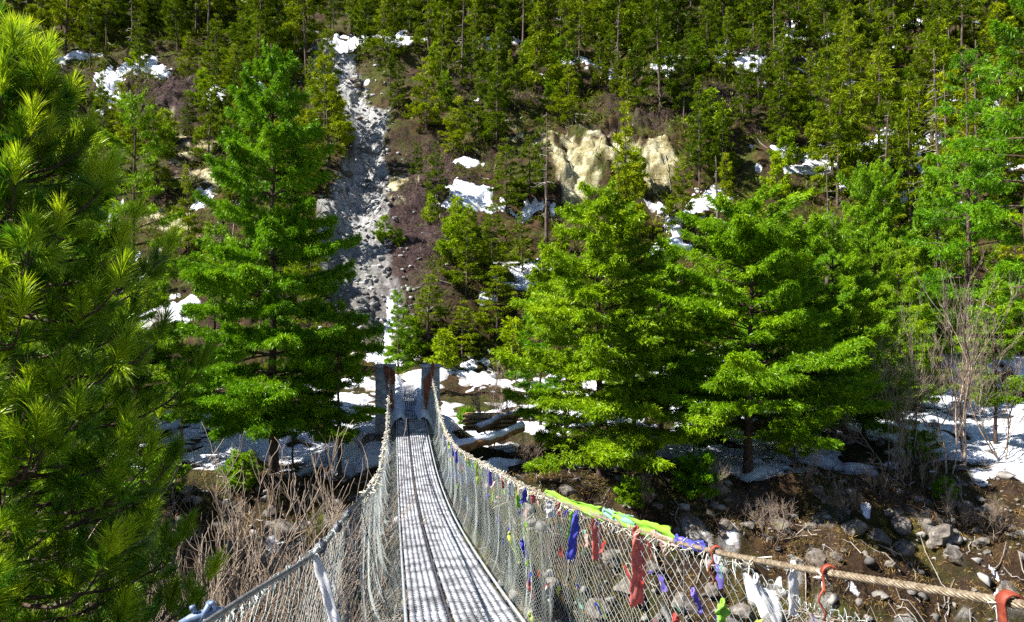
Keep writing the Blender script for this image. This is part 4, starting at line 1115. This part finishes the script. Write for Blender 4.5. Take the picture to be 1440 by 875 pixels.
        x, y = ground_px(u, v, 40.0); H = hp*y/F; m, b = snag(70 + i, H, .16, 46 if i == 0 else 26, L)
        b = b if len(b.V) else b
        t = empty('dead_tree', g3(x, y, -.1), lab, 'dead tree', 'dead standing trees'); m.build('trunk', MAT['bark_far'], t, True); tag(b.build('branches', MAT['dead_wood'], t), kind='stuff')

def make_bare():
    def put(u, D, topv, H0, mains, twigs, lab, cat, grp, bark='twig', name='bare_shrub', zb=None, rz=0):
        x = (u - CU)/F*D; z = g3(x, D)[2] if zb is None else zb
        s = ((CV - topv)/F*D - z)/H0
        t = empty(name, (x, D, z), lab, cat, grp, rz); t.scale = (s, s, s)
        mains.build('stem', MAT[bark], t, True); twigs.build('twigs', MAT['twig'], t)
        return t
    G = 'leafless shrubs on the near left bank'
    def sized(mb1, mb2):
        return max(v[:, 2].max() for v in mb1.V + mb2.V)
    for i, (u, D, top, st, sp, lab) in enumerate([(232, 10.5, 590, 5, .42, 'tall leafless shrub with reddish twigs beside the near pine'),
                                        (275, 9.6, 640, 5, .30, 'spreading leafless shrub in front of the left cable'),
                                        (195, 12.0, 610, 5, .40, 'bare shrub close to the near pine, left of the reddish one'),
                                        (225, 8.6, 700, 5, .36, 'low tangled bare shrub above the blue fitting'),
                                        (320, 12.0, 660, 5, .3, 'pale bare shrub nearest the left net'),
                                        (290, 11.5, 600, 6, .34, 'thin-stemmed bare shrub between the spreading and the reddish one'),
                                        (255, 12.5, 570, 6, .34, 'highest-reaching bare shrub behind the others left of the bridge')]):
        m, t = bare(200 + i, 3.4, max(2, st - 2), sp, .019, 3, 6, .17, .22); put(u, D, top, sized(m, t), m, t, lab, 'bare shrub', G, 'twig')
    G = 'leafless birches and bushes on the right terrace'
    for i, (u, D, top, st, sp, H, r, lab, bk, nm, ct) in enumerate([
        (1362, 26.5, 350, 2, .16, 8, .06, 'pale-barked leafless birch at the right, brightest stem', 'birch_bark', 'bare_birch', 'birch tree'),
        (1335, 26.0, 480, 2, .35, 5, .04, 'leafless birch leaning right beside the brightest one', 'birch_bark', 'bare_birch', 'birch tree'),
        (1290, 28.5, 400, 3, .40, 7, .05, 'thin leafless tree left of the pale birch', 'twig', 'bare_tree', 'bare tree'),
        (1250, 27.0, 470, 5, .5, 5, .035, 'wide leafless bush over the snow right of the mossy rock', 'twig', 'bare_shrub', 'bare shrub'),
        (1410, 27.5, 440, 4, .5, 6, .04, 'leafless bush at the right edge of the terrace', 'twig', 'bare_shrub', 'bare shrub'),
        (1170, 30.0, 520, 4, .5, 5, .035, 'small leafless bush behind the leaning sparse pine', 'twig', 'bare_shrub', 'bare shrub'),
        (690, 29.0, 480, 6, .5, 4, .03, 'leafless bush beside the ochre timber pile', 'twig', 'bare_shrub', 'bare shrub'),
        (745, 26.0, 600, 5, .5, 2.5, .02, 'low leafless bush in the snow below the conical pine', 'twig', 'bare_shrub', 'bare shrub'),
        (510, 26.0, 600, 4, .5, 2.6, .02, 'low leafless bush on shaded snow left of the bridge', 'twig', 'bare_shrub', 'bare shrub'),
        (455, 27.0, 600, 4, .5, 2.6, .02, 'low leafless bush under the tallest left pine', 'twig', 'bare_shrub', 'bare shrub'),
        (1130, 24.6, 610, 4, .55, 2.6, .025, 'dark twiggy bush on the bank edge left of the mossy rock', 'bark', 'bare_shrub', 'bare shrub'),
        (1290, 24.6, 600, 4, .55, 3, .03, 'twiggy bush on the bank edge below the right birches', 'bark', 'bare_shrub', 'bare shrub'),
        (905, 23.6, 660, 5, .6, 1.6, .018, 'low dark twiggy tangle on the bank above the lime flag', 'bark', 'bare_shrub', 'bare shrub'),
        (1000, 23.8, 640, 5, .6, 1.8, .018, 'dark twiggy tangle below the round-topped pine', 'bark', 'bare_shrub', 'bare shrub'),
        (1085, 22.8, 690, 5, .6, 1.6, .018, 'twiggy tangle halfway down the bank left of the mossy rocks', 'bark', 'bare_shrub', 'bare shrub'),
        (1190, 23.6, 660, 6, .6, 1.8, .018, 'dense twiggy tangle hanging over the bank below the mossy rock', 'bark', 'bare_shrub', 'bare shrub'),
        (1240, 24.0, 640, 5, .6, 1.8, .02, 'knotted low bush on the bank edge right of the mossy rock', 'bark', 'bare_shrub', 'bare shrub'),
        (1345, 23.2, 670, 5, .6, 1.6, .018, 'twiggy tangle on the bank under the pale birch', 'bark', 'bare_shrub', 'bare shrub'),
        (1400, 22.6, 690, 5, .6, 1.6, .018, 'twiggy tangle on the bank near the right edge', 'bark', 'bare_shrub', 'bare shrub'),
        (1150, 21.5, 740, 5, .6, 1.4, .016, 'small twiggy tangle low on the bank above the rope', 'bark', 'bare_shrub', 'bare shrub'),
        (1220, 32.0, 510, 4, .5, 4, .03, 'leafless bush farther back on the right snow', 'twig', 'bare_shrub', 'bare shrub')]):
        m, t = bare(300 + i, H, st, sp, r, 3, 5, .12, .3); put(u, D, top, sized(m, t), m, t, lab, ct, G, bk, nm)
    # green undergrowth shrubs at the bank edge
    G = 'small green bushes on the terrace edge'
    pr = conifer(90, 1.6, .9, .02, 7, 6, .5, .15, .13, .03, 60, 8, .7, trunk_r=.03)
    for k, (u, v, h, lab) in enumerate([(985, 705, 60, 'ragged low green bush on the bank left of the open rocks'), (890, 715, 40, 'small green bush above the lime flag'), (1290, 650, 44, 'small green bush at the foot of the birches'),
                                        (655, 600, 26, 'small green bush beside the far right pillar'), (225, 700, 60, 'green bush low behind the bare shrubs'), (1330, 705, 30, 'tiny green bush below the bank edge on the right'), (340, 690, 50, 'green bush under the tallest left pine')]):
        x, y = ground_px(u, v, 18.0, detail=True)
        tree_obj('green_bush', pr, g3(x, y, -.05), k*1.3, h*y/F/1.6, 'fol_pine', lab, 'bush', G, 'bark', 1.2)

def front_pine():
    rs = np.random.RandomState(5)
    D0 = np.array([-3.28, 4.5, -6.4])
    tp = MB()
    t = empty('long_needled_pine', tuple(D0), 'very near pine with long shaggy needle tufts filling the left edge', 'pine tree')
    tr = MB(); cr = MB()
    zz = np.linspace(-.3, 8.05, 12); tube(tr, np.stack([0*zz, 0*zz, zz], 1), np.linspace(.10, .012, 12), 10)
    tips = []
    def needles(p, d, n, L, shoot, tgt=None):
        s = rs.rand(n)*shoot
        ax = nrm(d); r = rs.normal(size=(n, 3)); r = nrm(r - np.outer(r @ ax, ax))
        f = rs.uniform(.25, 1.25, (n, 1)) - .45*(s/shoot)[:, None]
        dn = nrm(ax + r*f)
        ll = L*rs.uniform(.75, 1.1, n)
        blades(cr if tgt is None else tgt, p + np.outer(s, ax), dn, ll, .0046, rs, .12)
    for wi in range(56):
        z = .6 + 7.4*(wi + rs.rand())/56
        for b in range(6):
            a = b*1.047 + wi*.7 + rs.normal()*.25
            Lb = np.interp(z, [0, 4, 5.7, 6.7, 7.4, 8.05], [1.25, 1.22, 1.16, .92, .5, .12])*rs.uniform(.6, 1.08)
            d = np.array([math.cos(a), math.sin(a), 0]); s = np.linspace(0, 1, 8)
            up = rs.uniform(-.1, .2) + max(0, z - 6.5)*.35
            P = np.array([0, 0, z]) + np.outer(s*Lb, d) + np.outer(Lb*(up*s - .25*s**2 + .45*s**4), [0, 0, 1.0])
            tube(tr, P, np.linspace(.018, .005, 8), 5, False)
            k = int(4 + Lb*6.0)
            for j in range(k):
                sj = .22 + .78*rs.rand()**.75; q = np.array([np.interp(sj, s, P[:, c]) for c in range(3)])
                lat = np.array([-d[1], d[0], 0])*rs.choice([-1, 1]); l = Lb*rs.uniform(.06, .22)*(1.2 - sj*.6)
                dd = nrm(d*.5 + lat*.7 + np.array([0, 0, rs.uniform(-.1, .8)]))
                e = q + dd*l; tube(tr, np.stack([q, (q + e)/2 - [0, 0, .01], e]), [.006, .005, .004], 4, False)
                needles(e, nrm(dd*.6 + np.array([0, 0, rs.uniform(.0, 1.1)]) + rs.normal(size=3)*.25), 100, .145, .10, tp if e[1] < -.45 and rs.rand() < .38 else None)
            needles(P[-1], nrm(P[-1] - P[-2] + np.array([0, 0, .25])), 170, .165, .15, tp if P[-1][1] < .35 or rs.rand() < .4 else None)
    needles(np.array([0, 0, 7.95]), np.array([.05, 0, 1.0]), 240, .17, .34)
    tr.build('trunk', MAT['bark'], t, True); cr.build('crown', MAT['fol_front'], t)
    q = tp.build('lit_shoots', MAT['fol_tip_lit'], t); q['label'] = 'bright yellow-green sunlit shoot tips'  # outer tufts whose sunlit look is painted with the brighter needle colour

def make_scrub():
    """uncountable low growth on the slope: juniper, heath twigs, dry grass on the bank"""
    rs = np.random.RandomState(31)
    def scatter(n, y0, y1, test, H, nb, bw, name, mat, lab, updir=.7, half=.78, pw=1.0):
        y = y0 + (y1 - y0)*rs.rand(n)**pw; x = rs.uniform(-half, half, n)*y; z = height(x, y)
        sn, scr, ea, he = masks(x, y, z); k = test(x, y, sn, scr, ea, he); x, y, z = x[k], y[k], z[k]; n = len(x)
        h = H*rs.uniform(.5, 1.3, n)*np.interp(y, [20, 50, 100], [.7, 1, 1.4])
        C = np.stack([x, y, z - .05], 1); P = np.repeat(C, nb, 0); hh = np.repeat(h, nb)
        off = rs.normal(size=(n*nb, 3))*hh[:, None]*np.array([.55, .55, .25]); off[:, 2] = abs(off[:, 2])
        Dn = nrm(rs.normal(size=(n*nb, 3))*.7 + np.array([0, 0, updir]))
        mb = MB(); blades(mb, P + off, Dn, hh*rs.uniform(.4, .9, n*nb), bw*rs.uniform(.6, 1.3, n*nb)*np.interp(np.repeat(y, nb), [20, 50, 100], [.6, 1, 1.5]), rs, .15)
        tag(mb.build(name, MAT[mat]), lab, 'undergrowth', kind='stuff')
    mb = MB()
    for k in range(520):
        y = rs.uniform(16.5, 27) if k < 380 else rs.uniform(48, 85); x = rs.uniform(-.78, .82)*y; l = rs.uniform(.3, 1.3)*(1 if y < 30 else 2.2); a = rs.rand()*6.28
        ss = np.linspace(-.5, .5, 6); X = x + ss*l*math.cos(a) + rs.normal(size=6)*.04; Y = y + ss*l*math.sin(a) + rs.normal(size=6)*.04
        tube(mb, np.stack([X, Y, height(X, Y) + rs.uniform(.02, .12) + abs(ss)*rs.uniform(-.1, .35)], 1), np.linspace(.022, .008, 6)*(1 if y < 30 else 2), 4, False)
    tag(mb.build('fallen_branches', MAT['dead_wood']), 'pale broken branches scattered on the bank and slope', 'fallen branches', kind='stuff')
    cl = lambda x, y: fbm(x/6, y/6, 3, 201)
    scatter(13000, 44, 108, lambda x, y, s, c, e, h: (s < .3) & (c < .2) & (e < .35) & (cl(x, y) + rs.rand(len(x))*.6 > .12) & (h < .8), .8, 16, .07, 'juniper_scrub', 'fol_scrub', 'low yellow-green juniper scrub spread over the slope')
    scatter(22000, 44, 100, lambda x, y, s, c, e, h: (s < .3) & (c < .25) & (e < .3) & (h > .25), .5, 16, .03, 'brown_heath', 'heath_twig', 'purple-brown leafless heath covering the bare slope')
    scatter(15000, 15, 26, lambda x, y, s, c, e, h: (s < .3) & (rs.rand(len(x)) < .6), .34, 14, .014, 'bank_grass', 'dry_grass', 'dry ochre grass hanging on the river bank', .2)
    scatter(6000, 24, 47, lambda x, y, s, c, e, h: (s < .75) | (rs.rand(len(x)) < .5), .36, 14, .016, 'dark_undergrowth', 'heath_twig', 'dark twiggy undergrowth poking from the terrace snow', .8)
    scatter(2600, 17.5, 25.5, lambda x, y, s, c, e, h: (rs.rand(len(x)) < .5) & (fbm(x/2.5, y/2.5, 2, 55) > -.1), .95, 26, .010, 'bank_tangle', 'heath_twig', 'dark tangle of roots and twigs matted over the river bank', .35)
    scatter(900, 3, 18, lambda x, y, s, c, e, h: x < x + 1, .4, 14, .02, 'near_bank_brush', 'heath_twig', 'dark brush on the near gorge sides', .6, 1.1)

# ------------------------------------------------------------ light and camera
def setup():
    w = bpy.data.worlds.new('World'); sc.world = w; w.use_nodes = True; nt = w.node_tree; nt.nodes.clear()
    sky = nt.nodes.new('ShaderNodeTexSky'); sky.sky_type = 'NISHITA'; sky.sun_disc = False
    S = Vector((-.64, -.16, .74)).normalized()    # towards the sun
    el = math.asin(S.z); sky.sun_elevation = el; sky.sun_rotation = math.atan2(S.x, S.y)
    sky.altitude = 2500; sky.air_density = 1.0; sky.dust_density = .3; sky.ozone_density = 1.5
    bg = nt.nodes.new('ShaderNodeBackground'); bg.inputs[1].default_value = .052
    out = nt.nodes.new('ShaderNodeOutputWorld'); nt.links.new(sky.outputs[0], bg.inputs[0]); nt.links.new(bg.outputs[0], out.inputs[0])
    l = bpy.data.lights.new('sun', 'SUN'); l.energy = 5.0; l.angle = R(.5); l.color = (1, .95, .86)
    o = bpy.data.objects.new('sun', l); COL.objects.link(o); o.rotation_euler = S.to_track_quat('Z', 'Y').to_euler(); o.location = (-20, -10, 40)
    c = bpy.data.cameras.new('camera'); c.lens = 25; c.sensor_width = 36; c.clip_end = 2000; c.clip_start = .05
    co = bpy.data.objects.new('camera', c); COL.objects.link(co); co.location = (0, 0, 0); co.rotation_euler = (R(90), 0, 0); sc.camera = co
    vs = sc.view_settings; vs.view_transform = 'Standard'; vs.look = 'None'; vs.exposure = 1.4; vs.gamma = 1
    sc.render.engine = 'CYCLES'; cy = sc.cycles
    cy.max_bounces = 3; cy.diffuse_bounces = 1; cy.glossy_bounces = 1; cy.transmission_bounces = 2; cy.transparent_max_bounces = 4
    cy.use_adaptive_sampling = True; cy.adaptive_threshold = .008
    cy.use_denoising = False; sc.render.filter_size = 1.2; cy.sample_clamp_indirect = 6

make_materials()
setup()
terrain()
make_bridge()
make_cloths()
make_landing()
make_logs()
make_rocks()
make_forest()
make_bare()
front_pine()
make_scrub()
